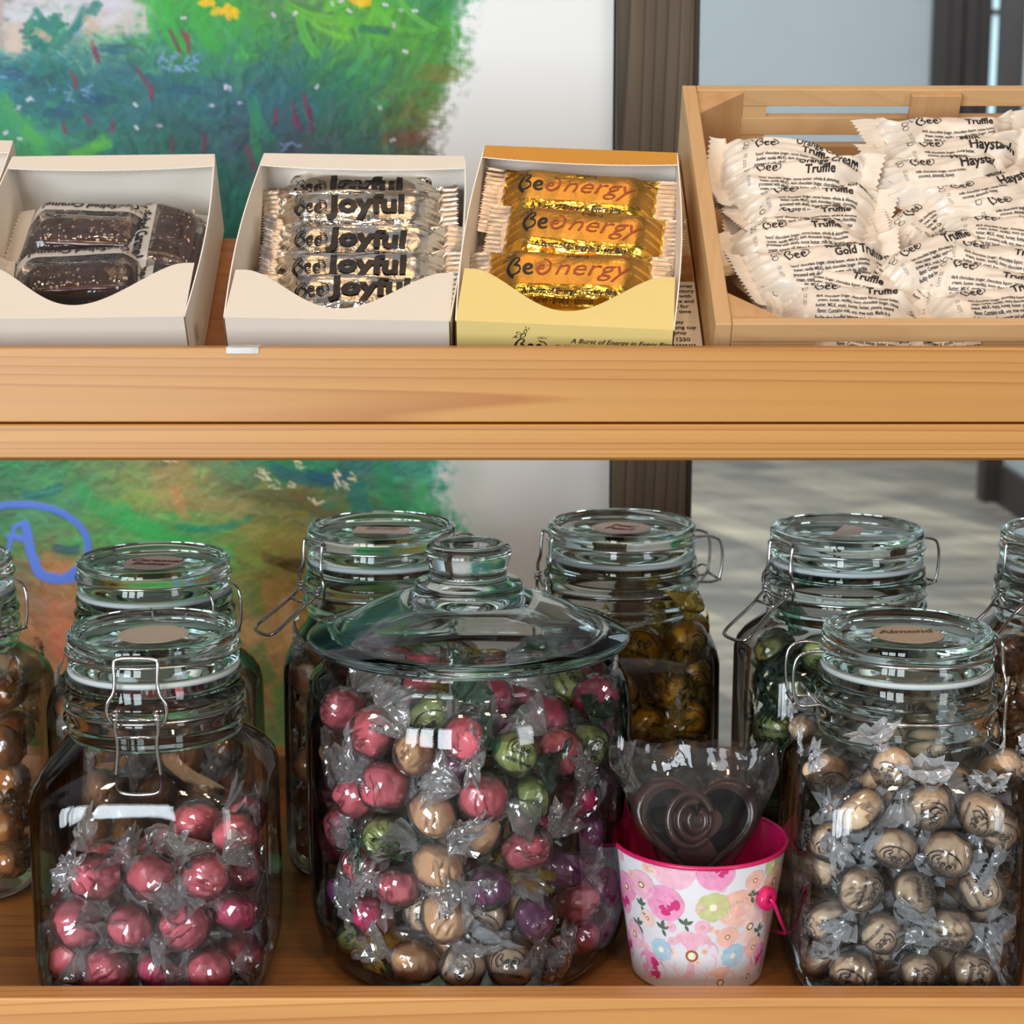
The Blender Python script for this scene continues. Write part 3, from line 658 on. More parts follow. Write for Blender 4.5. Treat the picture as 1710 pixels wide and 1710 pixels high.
# kind, px, py, rotation in the tray, tilt about its length, height off the bed, label
CR = [
 ('orange', 1318, 256, -4, 16, .058, 'cream truffle bar, rearmost of the crate\'s left stack, its end curled up'),
 ('orange', 1325, 292, -4, 18, .054, 'cream orange truffle bar, second from the back in the crate\'s left stack'),
 ('orange', 1352, 331, -2, 18, .049, 'cream orange truffle bar, third from the back in the crate\'s left stack'),
 ('orange', 1352, 366, -3, 16, .046, 'mostly covered cream orange truffle bar, fourth from the back in the left stack'),
 ('orange', 1328, 392, 3, 14, .046, 'cream truffle bar with serrated end touching the crate\'s left side, mid stack'),
 ('gold', 1372, 436, 13, 14, .046, 'cream bar printed Midnight Gold Truffle, in the left half of the crate'),
 ('pecan', 1400, 470, -14, 12, .041, 'cream pecan truffle bar sloping down to the right below the Midnight Gold one'),
 ('truffle', 1425, 502, -6, 10, .040, 'cream truffle bar lying along the front slat of the crate, left half'),
 ('truffle', 1592, 219, 7, 18, .060, 'topmost rear cream truffle bar leaning on the crate\'s centre upright'),
 ('haystack', 1596, 252, 3, 18, .057, 'cream haystack bar directly below the bar on the centre upright'),
 ('haystack', 1580, 285, 9, 18, .054, 'cream bar printed Haystack in full, right half of the crate'),
 ('haystack', 1650, 318, 15, 16, .051, 'cream bar printed Milk Haystack sloping up to the right'),
 ('haystack', 1712, 345, 16, 16, .049, 'cream haystack bar cut by the right picture edge, front of the haystack bars'),
 ('ivory', 1690, 384, -12, 12, .048, 'cream bar printed Ivory Turtle Truffle sloping down at the right edge'),
 ('huckleberry', 1562, 420, 28, 14, .046, 'cream bar printed Huckleberry Truffle, steeply turned in the crate\'s middle'),
 ('truffle', 1668, 432, -16, 12, .045, 'cream truffle bar sloping down in front of the Ivory Turtle one'),
 ('truffle', 1652, 468, -12, 12, .042, 'cream truffle bar second from the front in the crate\'s right half'),
 ('pecan', 1670, 503, 9, 10, .040, 'cream truffle bar lying against the front slat, right half of the crate'),
 ('truffle', 1560, 350, 48, 8, .040, 'plain-looking cream bar standing askew behind the Huckleberry Truffle bar'),
 ('truffle', 1284, 452, 104, 8, .034, 'cream bar turned end-on beside the crate\'s front left corner post'),
 ('truffle', 1490, 466, -60, 8, .034, 'cream bar turned crosswise between the two halves of the crate'),
 ('queen', 1600, 566, 2, 10, .030, 'cream bar printed Queen Bee, seen through the gap in the front slats'),
 ('truffle', 1452, 566, -2, 10, .030, 'cream bar at the crate bottom seen through the front gap, beside the Queen Bee one'),
]
for i, (kd, px, py, rz, rx, h, lb) in enumerate(CR):
    me = paper_bar(kd, 100 + i * 3)
    x, s = on_tray(px, py, h)
    if h == .030: s = .032
    s = max(s, .029); rj = random.Random(i * 7 + 1); rz += rj.uniform(-4, 4) if h != .030 else 0; rx += rj.uniform(-7, 7); x = min(max(x, .1095 + .0595 if abs(rz) < 60 else .144), .1095 + CW - .0595)
    o = link('truffle_bar', me, None, tray_matrix(x, s, h - .009, R(rz), R(rx), R(random.Random(i).uniform(-3, 3))))
    if lb.startswith('plain'): pass
    tag(o, lb, 'truffle bar', 'cream wrapped truffle bars in the crate')

# ------------------------------------------------------------------ display boxes on the tray
def bar_box(px_fl, px_fr, px_bl, px_br, py_f, py_b, H, h0, mats, side_s=.046, mid_s=.010, strip=.014):
    """open-topped display carton; corner pixels of its top give where it stands"""
    fl = on_tray(px_fl, py_f, H + h0); frr = on_tray(px_fr, py_f, H + h0); bl = on_tray(px_bl, py_b, H + h0); br_ = on_tray(px_br, py_b, H + h0)
    w_ = frr[0] - fl[0]; Lx = ((bl[1] - fl[1]) + (br_[1] - frr[1])) / 2
    rz = -math.atan2(((bl[0] + br_[0]) - (fl[0] + frr[0])) / 2, Lx)
    root = empty('display_box', tray_matrix((fl[0] + frr[0]) / 2, fl[1], h0, rz))
    hw = w_ / 2; t = .0007; out_, inn, strp = mats
    def wall(side):
        def f(u, v, off):
            s = u * Lx; return (side * (hw - off + .0035 * sin(pi * u) * v ** 2), s, v * H)
        m = MB(); nu, nv = 14, 6
        m.grid(lambda a, b: f(a, b, 0), nu, nv, 0, flip=side < 0); m.grid(lambda a, b: f(a, b, t), nu, nv, 1, flip=side > 0)
        m.grid(lambda a, b: f(a, 1.0, t * b), nu, 2, 2, flip=side > 0)
        return m
    for sd in (-1, 1): wall(sd).build('side_wall', [out_, inn, M_CARDEDGE], root)
    MB().box(-hw + t, hw - t, 0, t, 0, H - t).build('front_panel', out_, root)
    MB().box(-hw + t, hw - t, Lx - t, Lx, 0, H - t).build('back_panel', inn, root)
    MB().box(-hw + t, hw - t, t, Lx - t, 0, t).build('base_panel', inn, root)
    def cut(x):
        q = min(1, abs(x) / hw); k = 0.5 + 0.5 * cos(pi * min(1, q * 1.12)); return side_s - (side_s - mid_s) * k ** .8
    n = 40; poly = [(-hw + .0003, 0), (hw - .0003, 0)] + [((hw - .0003) * (1 - 2 * i / n), cut((hw - .0003) * (1 - 2 * i / n))) for i in range(n + 1)]
    tp_ = MB(); b = 0
    for i in range(n):
        xa, xb = -hw + .0003 + (2 * hw - .0006) * i / n, -hw + .0003 + (2 * hw - .0006) * (i + 1) / n
        ya, yb = cut(xa), cut(xb)
        tp_.add([(xa, 0, H), (xb, 0, H), (xb, yb, H), (xa, ya, H), (xa, 0, H - t), (xb, 0, H - t), (xb, yb, H - t), (xa, ya, H - t)], [(0, 1, 2, 3), (5, 4, 7, 6), (4, 5, 1, 0)], 0, False)
        tp_.add([(xa, ya, H), (xb, yb, H), (xb, yb, H - t), (xa, ya, H - t)], [(0, 1, 2, 3)], 1, False)
    tp_.build('top_panel', [out_, M_CARDEDGE], root)
    sb = MB(); n = 60
    for i in range(n):
        xa, xb = -hw + 2 * hw * i / n, -hw + 2 * hw * (i + 1) / n; za = (.0004 if i % 2 else 0); zb_ = .0004 - za
        y0a = Lx - strip - .0035 * (1 - (2 * i / n - 1) ** 2) + za; y0b = Lx - strip - .0035 * (1 - (2 * (i + 1) / n - 1) ** 2) + zb_
        sb.add([(xa, y0a, H), (xb, y0b, H), (xb, Lx, H), (xa, Lx, H), (xa, y0a, H - t), (xb, y0b, H - t)], [(0, 1, 2, 3)], 0, False)
        sb.add([(xa, y0a, H), (xb, y0b, H), (xb, y0b, H - t), (xa, y0a, H - t)], [(3, 2, 1, 0)], 1, False)
    sb.build('top_strip', [strp, M_CARDEDGE], root)
    return root, hw, Lx, rz
WC = (M_CARD, M_CARD, M_CARD)
B0 = bar_box(-500, -118, -330, 44, 545, 232, .055, .001, WC, .05); tag(B0[0], 'white card display box cut off by the picture edge', 'display box')
B1 = bar_box(-72, 308, 4, 376, 531, 259, .055, .001, WC, .052, .012); tag(B1[0], 'white card display box holding clear-wrapped chocolate caramel bars', 'display box')
B2 = bar_box(372, 752, 447, 770, 533, 258, .055, .001, WC, .046, .010); tag(B2[0], 'white card display box holding the silver foil bars', 'display box')
B3 = bar_box(759, 1126, 803, 1137, 543, 248, .040, .0195, (M_YCARD, M_CARD, M_GCARD), .050, .013); tag(B3[0], 'pale yellow and gold card display box holding the golden bars', 'display box')
# scribble on the outside wall of the first box
sc = MB(); V, F = merge([(*ribbon([(0, 0), (.003, .012), (.001, .020), (.006, .004), (.008, .018), (.010, .008)], .0009), (0, 0, 1))])
sc.add([(B1[1] + .0012 + .0035 * (max(0, (.012 + y * .8)) / .055) ** 2 * sin(pi * (.018 + x) / B1[2]), .018 + x, .012 + y * 1.3) for x, y in V], F, 0)
sc.build('pen_scribble', M_INK, B1[0])
# printing on the yellow front
fp = MB()
def front_print(geo, x, z, sc_, mat): V, F = geo; fp.add([(x + a * sc_, -.0002, z + b * sc_) for a, b in V], F, mat, False)
hw3 = B3[1]
front_print(BEEICON, -.024, .0305, .0068, 0); front_print(BEE_PLAIN, -.026, .0215, .0075, 0)
front_print(text_geo('energy', .012, .35), -.008, .0215, 1, 1)
front_print(text_geo('A Burst of Energy in Every Bite', .0043, .35, .01), .0035, .0285, 1, 0)
front_print(SWEET, -.012, .031, .0035, 1)
fp.build('front_lettering', [M_INK, M_INKB], B3[0])

# flat carton under the gold box, its label showing beside the crate
M_PHOTO = plain('label_picture', col(170, 120, 60), 0.4, var=.6, vscale=90)
ct = empty('tan_carton', tray_matrix(0, 0, 0))
x0 = .072; x1 = .1085
bevel(MB().box(x0, x1, .004, .246, .0003, .0185).build('carton_body', M_KRAFT, ct), .0006)
lb = MB(); lb.box(x0 + .004, x1 - .0006, .022, .128, .0186, .0188, 0).box(x0 + .004, x1 - .0006, .100, .128, .01885, .0190, 1)
for k, t in enumerate(['the Classic Honey', 'from 19th century', 'we are filled with', 'open this box and', 'bite. Perfect for', 'favorite tea time', '', 'Easy to Enjoy', 'over a strong cup', 'caramel syrup']):
    V, F = text_geo(t, .0044, 0, .02, sx=.9); lb.add([(x0 + .0055 + a, .094 - k * .0052 + b, .01905) for a, b in V], F, 2, False)
V, F = text_geo('ITEM# 1250', .0048, 0, .02, sx=.9); lb.add([(x0 + .008 + a, .0405 + b, .01905) for a, b in V], F, 2, False)
rr = random.Random(3); xx = x0 + .010
while xx < x1 - .004:
    wd = rr.choice((.0004, .0007, .0011)); lb.box(xx, xx + wd, .0235, .0375, .01882, .0191, 2); xx += wd + rr.choice((.0004, .0007))
lb.build('product_label', [M_CARDEDGE, M_PHOTO, M_INK], ct)
tag(ct, 'tan carton with barcode label wedged between the yellow box and the crate', 'carton')
c2 = bevel(MB().box(-.028, .070, .010, .155, .0003, .0185).build('support_carton', M_KRAFT, None, tray_matrix(0, 0, 0)), .0006)
tag(c2, 'low tan carton lying underneath the pale yellow display box', 'carton')

# ---- silver foil bars
def foil(name, c, rough, top=None):
    m, nt, b, out = newmat(name); v = coords(nt)
    n = node(nt, 'ShaderNodeTexNoise', Scale=70.0, Detail=4.0, Distortion=1.2); nt.links.new(v, n.inputs['Vector'])
    vo = node(nt, 'ShaderNodeTexVoronoi', Scale=90.0); nt.links.new(v, vo.inputs['Vector'])
    ad = node(nt, 'ShaderNodeMath', operation='ADD'); nt.links.new(n.outputs['Fac'], ad.inputs[0]); nt.links.new(vo.outputs['Distance'], ad.inputs[1])
    bp = node(nt, 'ShaderNodeBump', Strength=.35, Distance=.003); nt.links.new(ad.outputs[0], bp.inputs['Height']); nt.links.new(bp.outputs[0], b.inputs['Normal'])
    b.inputs['Base Color'].default_value = c; b.inputs['Metallic'].default_value = 1; b.inputs['Roughness'].default_value = rough
    return m
M_SILVER = foil('silver_foil', col(232, 222, 208), .06)
M_SILVERM = foil('brushed_silver_panel', col(206, 200, 192), .24)
M_GOLD = foil('gold_foil', (.95, .55, .09, 1), .16)
M_GOLDM = foil('gold_print_panel', (.62, .33, .07, 1), .42)
M_SEAL = foil('grey_foil_seal', col(196, 186, 176), .35)
def panel(mb, top, u0, u1, v0, v1, mat, nu=40, nv=10, eps=.0002):
    mb.grid(lambda a, b: (lambda p: (p[0], p[1], p[2] + eps))(top(u0 + (u1 - u0) * a, v0 + (v1 - v0) * b)), nu, nv, mat)
def silver_bar(seed):
    mb = MB(); top = pillow_mesh(mb, .118, .050, .017, .010, seed, 0, 1, crumple=.0030, boxy=.5, nu=90, nv=56, ridge=.0030)
    panel(mb, top, -.042, .040, -.004, .015, 2)
    print_on(mb, BEE_PLAIN, top, -.038, .0005, .0086, 3, eps=.0012)
    print_on(mb, text_geo('Joyful', .0182, 0, .045, sx=1.12), top, -.017, .0005, 1, 3, eps=.0012)
    print_on(mb, text_geo('honey - almonds - coconut      dark chocolate', .0030, 0, .01), top, -.036, -.0034, 1, 3, eps=.0012)
    return mb.mesh('silver_bar', [M_SILVER, M_SEAL, M_SILVERM, M_INK])
SB = [(598, 322, -1, 30, .036, 'rearmost silver foil bar, mostly hidden, only its top edge showing'),
      (600, 352, 2, 32, .038, 'silver foil bar with its Joyful lettering fully readable'),
      (602, 410, -3, 30, .036, 'silver foil bar with half-hidden lettering in the middle of the silver box'),
      (600, 455, 0, 28, .034, 'silver foil bar lying third from the back, bright folded ridges'),
      (606, 495, 1, 24, .030, 'frontmost silver foil bar behind the wavy cut-out of its box')]
for i, (px, py, rz, rx, h, lb_) in enumerate(SB):
    x, s = on_tray(px, py, h)
    o = link('silver_bar', silver_bar(31 + i), None, tray_matrix(x, s, h - .010, R(rz) + B2[3] * .5, R(rx)))
    tag(o, lb_, 'chocolate bar', 'silver foil bars in a white box')
# ---- gold bars
def gold_bar(seed):
    mb = MB(); top = pillow_mesh(mb, .116, .047, .016, .012, seed, 0, 1, crumple=.0016, boxy=.4, nu=90, nv=48, ridge=.0014)
    panel(mb, top, -.045, .045, -.007, .019, 2)
    print_on(mb, BE_WORD, top, -.035, -.001, .0102, 3, eps=.0005)
    print_on(mb, BEEICON, top, -.035, .0105, .0068, 3, eps=.0005)
    print_on(mb, ribbon([(-.1, .35), (.35, .40), (.42, .62), (.22, .72), (-.05, .42), (.06, .08), (.32, -.02), (.75, .3), (.85, .8), (.6, 1.15), (.35, 1.2)], .13), top, -.0185, -.001, .0092, 4, eps=.0005)
    print_on(mb, text_geo('nergy', .0158, .35, -.004, sx=1.18), top, -.0098, -.001, 1, 4, eps=.0005)
    print_on(mb, SWEET, top, .004, .0138, .0085, 3, eps=.0005)
    print_on(mb, text_geo('A Burst of Energy in Every Bite', .0045, .1, .02, sx=.95), top, -.027, -.0125, 1, 3, eps=.0005)
    print_on(mb, text_geo('honey - ginseng - almonds', .0032, .0, .01), top, -.020, -.0168, 1, 3, eps=.0005)
    return mb.mesh('gold_bar', [M_GOLD, M_SEAL, M_GOLDM, M_INK, M_INKR])
GB = [(966, 322, -8, 22, .052, 'rearmost golden foil bar with red-brown script lettering'),
      (975, 386, -9, 22, .048, 'middle golden foil bar, creased across its lettering'),
      (952, 458, -3, 22, .046, 'frontmost golden foil bar above the yellow wavy cut-out')]
for i, (px, py, rz, rx, h, lb_) in enumerate(GB):
    x, s = on_tray(px, py, h)
    o = link('gold_bar', gold_bar(61 + i), None, tray_matrix(x, s, h - .010, R(rz), R(rx)))
    tag(o, lb_, 'chocolate bar', 'golden foil bars in the yellow box')
x, s = on_tray(840, 372, .040)
# ---- clear wrapped chocolate bars
M_CHOC = plain('dark_chocolate', col(66, 34, 24), .25, var=.2, vscale=120, bump=.15, coat=.3)
M_SALT = plain('salt_grains', col(206, 176, 150), .5, var=.1)
M_CHOCF = film('clear_bar_film', (.96, .94, .92, 1), haze=.03, refl=1.0, rough=.06, bscale=160, strength=.5)
M_MILKY = film('milky_film_panel', (.9, .88, .85, 1), haze=.42, bscale=160, white=(.95, .9, .84, 1), strength=.4)
def choc_bar(seed, flipt=True):
    rnd = random.Random(seed); mb = MB()
    def blk(i, j):
        a = 2 * pi * i; v = j * 2 - 1
        x = .032 * (abs(v) ** 1 * (1 if v > 0 else -1)); e = (1 - abs(v) ** 8) ** .5
        c, s = cos(a), sin(a); y = .0120 * abs(c) ** .5 * (1 if c > 0 else -1) * e; z = .0075 * abs(s) ** .5 * (1 if s > 0 else -1) * e
        return (x + .0006 * sin(a * 3), y - .0065 + .0008 * mnoise.noise(Vector((x * 90 + seed, y * 100, z * 100))), z + .0075)
    mb.grid(blk, 28, 26, 0, closed_u=True)
    for _ in range(40):
        gx_, gy_ = rnd.uniform(-.028, .028), rnd.uniform(-.010, .010); r = rnd.uniform(.0003, .0007)
        gy_ -= .0065; mb.box(gx_ - r, gx_ + r, gy_ - r, gy_ + r, .0135, .0148 + r, 1)
    root = mb.build('salted_caramel_bar', [M_CHOC, M_SALT])
    wm = MB(); top = pillow_mesh(wm, .100, .050, .0182, .010, seed, 0, 1, crumple=.0016, boxy=.42)
    sgn = -1 if flipt else 1
    panel(wm, top, -.038, .040, .0062, .0200, 1, eps=.0003)
    panel(wm, top, .0335, .040, -.022, .0122, 1, eps=.0003)
    print_on(wm, text_geo('Salted Caramel', .0092, .05, .03, sx=.8), top, -.016, -.0150, 1, 2, flip=True, eps=.0010)
    print_on(wm, text_geo('Truffle Bar', .0055, .05, .01, sx=.8), top, -.008, -.0195, 1, 2, flip=True, eps=.0010)
    print_on(wm, BEE, top, -.0280, -.0160, .0060, 2, flip=True, eps=.0010)
    wm.build('clear_wrapper', [M_CHOCF, M_MILKY, M_INK], root); return root
CB = [(150, 382, -4, 10, .037, 'clear-wrapped dark chocolate bar sprinkled with salt, rearmost of the lengthwise ones'),
      (134, 458, 6, 8, .036, 'clear-wrapped dark chocolate bar sprinkled with salt, second of the lengthwise ones'),
      (120, 500, 0, 10, .022, 'clear-wrapped dark chocolate bar at the wavy cut-out, under the others'),
      (278, 362, 92, 10, .032, 'clear-wrapped dark chocolate bar standing crosswise at the back right of its box'),
      (276, 440, 93, 8, .026, 'clear-wrapped dark chocolate bar lying crosswise at the front right of its box')]
for i, (px, py, rz, rx, h, lb_) in enumerate(CB):
    x, s = on_tray(px, py, h); s = min(max(s, .056), .122) if rz > 60 else s; o = choc_bar(7 + i, True); o.matrix_basis = tray_matrix(x, s, h - .008, R(rz), R(rx))
    tag(o, lb_, 'chocolate bar', 'clear wrapped salted caramel bars')

# ------------------------------------------------------------------ glass jars
def square_ring(a, n, z, seg=72, rot=0.0):
    out = []
    for k in range(seg):
        t = 2 * pi * (k + .5) / seg; c, s = cos(t), sin(t)
        r = a / ((abs(c) ** n + abs(s) ** n) ** (1 / n)); out.append((r * c, r * s, z))
    return out
def loft(mb, rings, mat=0, cap0=True, cap1=False):
    n = len(rings[0]); vs = [p for r in rings for p in r]; fs = []
    for i in range(len(rings) - 1):
        for k in range(n):
            k2 = (k + 1) % n; fs.append((i * n + k, i * n + k2, (i + 1) * n + k2, (i + 1) * n + k))
    if cap0: fs.append(tuple(range(n - 1, -1, -1)))
    if cap1: fs.append(tuple(range((len(rings) - 1) * n, len(rings) * n)))
    mb.add(vs, fs, mat, True)
M_NECK = solid_glass('neck_glass', (.95, .985, .975, 1), 1.42)
_jm = {}
def clamp_jar(x, y, W, H, rlid, rot, rb_, cat_label, sticker=None, lever=(0.0, 0.0), rotlid=0.0, words=None):
    """wire-clamp storage jar; local -y side carries the clasp"""
    root = empty('clamp_jar', Matrix.Translation((x, y, SZ + .0004)) @ Matrix.Rotation(rot, 4, 'Z'))
    a = W / 2; zl = H - .022                     # underside of the lid
    zn = zl - .040; zs = zn - .030               # neck foot, shoulder start
    R_ = rlid * 1.015
    prof = [(.0, a * .80, 3.2), (.0012, a * .88, 3.6), (.005, a * .955, 4.2), (.012, a * .985, 4.6), (.03, a, 4.8), (zs * .6, a, 4.8), (zs, a * .995, 4.6), (zs + .007, a * .97, 4.2),
            (zs + .014, a * .915, 3.6), (zs + .020, a * .85, 3.0), (zs + .025, a * .79, 2.5), (zn, R_, 2.0)]
    k = 'b%.3f%.3f' % (W, H)
    if k not in _jm:
        mb = MB(); loft(mb, [square_ring(w_, n, z) for z, w_, n in prof], 0)
        mi = [(max(z, .004) if i < 3 else z, w_ - .0032, n) for i, (z, w_, n) in enumerate(prof)]
        loft(mb, [square_ring(w_, n, z) for z, w_, n in mi], 1)
        _jm[k] = mb.mesh('jar_body', [M_GLASS, M_GLASSIN])
    link('jar_body', _jm[k], root, Matrix.Rotation(rb_ - rot, 4, 'Z'))
    kn = 'n%.3f%.3f' % (rlid, H)
    if kn not in _jm:
        o = R_; p = [(o - .0055, zn + .0003), (o, zn + .0003), (o + .0012, zn + .004), (o + .0005, zn + .007), (o + .003, zn + .0095), (o + .003, zn + .0115), (o + .0002, zn + .0135), (o, zn + .021), (o + .0022, zn + .0235),
                     (o + .0022, zn + .0265), (o, zn + .029), (o + .001, zl - .0045), (o, zl - .003), (o - .0055, zl - .003), (o - .0062, zn + .02), (o - .0055, zn + .0003)]
        mb = MB(); mb.lathe(p, 96); _jm[kn] = mb.mesh('jar_neck', [M_NECK])
        r = rlid; zt_ = H
        q = [(0, zl), (r - .012, zl), (r - .011, zl - .003), (r - .0085, zl - .003), (r - .008, zl + .0005), (r - .0008, zl + .0005), (r, zl + .002), (r, zl + .006), (r - .0012, zl + .0085), (r - .0012, zl + .0105), (r, zl + .013), (r, zt_ - .0022),
             (r - .0022, zt_), (r - .0045, zt_ - .0008), (r - .0065, zt_ - .0035), (r - .012, zt_ - .0045), (r - .017, zt_ - .0042), (r - .019, zt_ - .0052), (0, zt_ - .0052)]
        mb = MB(); mb.lathe(q, 96); _jm[kn + 'l'] = mb.mesh('jar_lid', [M_LID])
        mb = MB(); mb.lathe([(r - .0075, zl - .0028), (r - .0004, zl - .0028), (r + .0003, zl - .001), (r - .0004, zl + .0003), (r - .0075, zl + .0003), (r - .0075, zl - .0028)], 72); _jm[kn + 'g'] = mb.mesh('rubber_gasket', [M_GASKET])
    link('jar_neck', _jm[kn], root); lid = link('jar_lid', _jm[kn + 'l'], root); link('rubber_gasket', _jm[kn + 'g'], root)
    # wires
    wr = .0010; rb = R_ + .0018; zb = zn + .018
    MB().tube([((rb) * cos(t), rb * sin(t), zb + .0006 * cos(t)) for t in np.linspace(0, 2 * pi, 48, endpoint=False)], wr, 8, True, smooth_path=0).build('neck_wire', M_WIRE, root)
    rl = rlid + .0008; zw = zl + .0098
    MB().tube([(rl * cos(t), rl * sin(t), zw) for t in np.linspace(0, 2 * pi, 48, endpoint=False)], wr * .9, 8, True, smooth_path=0).build('lid_wire', M_WIRE, root)
    b = MB(); yo = -(rb + .0015)
    b.tube([(-.0115, yo + .002, zb - .002), (-.0165, yo, zb + .004), (-.017, yo - .001, zb + .013), (-.0115, yo, zb + .020), (-.0125, yo + .001, zl + .013), (-.0115, yo + .002, zl + .0165), (.0115, yo + .002, zl + .0165), (.0125, yo + .001, zl + .013),
            (.0115, yo, zb + .020), (.017, yo - .001, zb + .013), (.0165, yo, zb + .004), (.0115, yo + .002, zb - .002)], wr * 1.15, 8, smooth_path=2)
    b.build('clasp_bail', M_WIRE, root)
    la, lift = lever
    c, s = cos(lift), sin(lift)
    def lv(px_, d):      # lever hangs down (lift 0) or swings outwards
        return (px_, yo - .0025 - d * s, zb + .004 - d * c)
    b = MB(); b.tube([lv(-.0105, -.004), lv(-.0125, .004), lv(-.0105, .014), lv(-.0125, .030), lv(-.013, .040), lv(-.009, .0435), lv(.009, .0435), lv(.013, .040), lv(.0125, .030), lv(.0105, .014), lv(.0125, .004), lv(.0105, -.004)], wr * 1.2, 8)
    b.tube([lv(-.0115, 0), lv(.0115, 0)], wr, 8, smooth_path=0).tube([lv(-.0105, .010), lv(.0105, .010)], wr, 8, smooth_path=0)
    for sx_ in (-1, 1):
        b.tube([(sx_ * .0115 + .0022 * cos(t), yo - .002 - .0022 * sin(t), zb + .004 + t * .0004) for t in np.linspace(0, 4 * pi, 22)], wr * .8, 6, smooth_path=0)
    b.build('clasp_lever', M_WIRE, root)
    b = MB()
    for sx_ in (-1, 1):
        X = sx_ * .012
        b.tube([(X * .8, rl - .002, zw), (X, rl + .010, zw + .001), (X, rl + .019, zw - .004), (X, rl + .018, zb + .002), (X * .9, rl + .012, zb - .001), (X * .85, rb, zb)], wr, 8)
    b.tube([(-.012, rl + .0172, zb + .001), (.012, rl + .0172, zb + .001)], wr, 8, smooth_path=0).tube([(-.010, rl + .004, zb + .001), (-.010, rl + .011, zb + .009), (.010, rl + .011, zb + .009), (.010, rl + .004, zb + .001)], wr * .9, 8)
    b.build('hinge_wire', M_WIRE, root)
    if sticker:
        shp, c1, c2 = sticker; st = MB(); z0 = H - .0050
        Mx = Matrix.Rotation(rotlid - rot, 4, 'Z')
        if shp == 'round':
            st.prism([(.0205 * cos(t), .0205 * sin(t)) for t in np.linspace(0, 2 * pi, 40, endpoint=False)], z0, z0 + .0003, 0, Mx)
            for k in range(22):
                t = 2 * pi * k / 22; st.add([((.0192 + dx) * cos(t + da), (.0158 + dx) * sin(t + da), z0 + .0004) for dx, da in ((0, 0), (.0005, 0), (.0005, .09), (0, .09))], [(0, 1, 2, 3)], 1, False, Mx)
        elif shp == 'rect': st.prism([(-.019, -.010), (.019, -.010), (.019, .011), (-.019, .011)], z0, z0 + .0003, 0, Mx)
        else: st.add([(-.013, -.005, z0), (.006, -.008, z0), (.015, .006, z0 + .002), (.002, .010, z0 + .004), (-.003, .002, z0 + .0015)], [(0, 1, 4), (1, 2, 4), (2, 3, 4), (3, 0, 4)], 0, False, Mx)
        for k, t in enumerate(words or ()):
            V, F = text_geo(t, .0105, .15, .04, True, .95); st.add([(p[0], p[1] + .0020 - .0105 * k, z0 + .0005) for p in V], F, 1, False, Mx)
        st.build('lid_sticker', [plain('sticker_paper', c1, .6, var=.02), plain('sticker_pen', c2, .5, var=0)], lid)
    tag(root, cat_label, 'glass jar'); return root

PINKST = col(240, 222, 212); REDPEN = col(150, 40, 30)
JY = 1.052
def jx(px, y, z=CZ - .36): return at(px, 1200, y).x * ((y * CP + .36 * SP) / (y * CP + (at(px, 1200, y).z * -1 + CZ) * SP))
def jxy(px, Y, zrel=-.33):      # x for a picture column at depth Y, height zrel below the eye
    return (px - 855) / FPX * (Y * CP - zrel * SP)
JARS = {}
def J(key, px, Y, W, H, rl, rot, label, rb_=0.0, **kw):
    x = jxy(px, Y); JARS[key] = (x, Y, W, H, rl, rot); return clamp_jar(x, Y, W, H, rl, rot, rb_, label, **kw)
J('pink', 262, JY, .136, .212, .0495, 0.0, 'clamp jar with front clasp half filled with pink taffies', sticker=('round', col(226, 214, 204), col(170, 160, 150)), rotlid=.4)
J('almond', 1509, JY, .136, .212, .0495, R(92), 'clamp jar filled with bee-printed cream caramels, beside the floral pail', sticker=('round', col(226, 204, 180), col(120, 90, 70)), words=('Almond',), rotlid=R(5))
J('butter', 263, 1.205, .134, .222, .0500, R(-128), 'clamp jar with red Caramel Butter sticker on its lid, behind the pink taffy jar', sticker=('round', col(232, 212, 202), REDPEN), words=('Caramel', 'Butter'), rotlid=R(-8))
J('left', -98, 1.205, .134, .222, .0500, R(-120), 'clamp jar of amber sweets cut off by the left picture edge')
J('brown', 640, 1.245, .132, .236, .0505, R(-55), 'clamp jar with blank rectangular paper on its lid, behind the big cookie jar', sticker=('rect', col(232, 214, 210), col(170, 150, 145)), words=('family',), rotlid=R(-6), lever=(0, 1.0))
J('pear', 1036, 1.265, .134, .234, .0510, R(-75), 'clamp jar with red-penned Pear Pearl sticker, filled with gold-wrapped sweets', sticker=('round', PINKST, REDPEN), words=('Pear', 'Pearl'), rotlid=R(-22))
J('green', 1407, 1.225, .142, .238, .0510, R(-62), 'clamp jar of dark green wrapped sweets with a curled paper on its lid', sticker=('curl', PINKST, REDPEN), rotlid=R(10), lever=(0, .9))
J('amber', 1790, 1.215, .138, .238, .0510, R(-60), 'clamp jar of amber sweets cut off by the right picture edge', lever=(0, .9))

# ---- big round cookie jar with knob lid
BX, BY = jxy(783, 1.083), 1.083
big = empty('cookie_jar', Matrix.Translation((BX, BY, SZ + .0004)))
BR = .0985
po_ = [(0, 0), (BR * .78, 0), (BR * .84, .002), (BR * .91, .008), (BR * .965, .022), (BR * .99, .040), (BR, .06), (BR, .150), (BR * .995, .163), (BR * .97, .173), (BR * .93, .1795), (BR * .895, .183), (BR * .885, .186), (BR * .90, .1885), (BR * .885, .191), (BR * .90, .1935), (BR * .885, .1955)]
m = MB(); m.lathe(po_, 128, 0)
pi_ = [(0, .006)] + [(r - .0036, z + (.0045 if i < 3 else 0)) for i, (r, z) in enumerate(po_[1:], 1)]
m.lathe(pi_, 128, 1); m.lathe([(BR * .885, .1955), (BR * .885 - .0036, .1955)], 128, 0)
m.build('jar_body', [M_GLASS, M_GLASSIN], big)
zl = .1962; RL = .0965
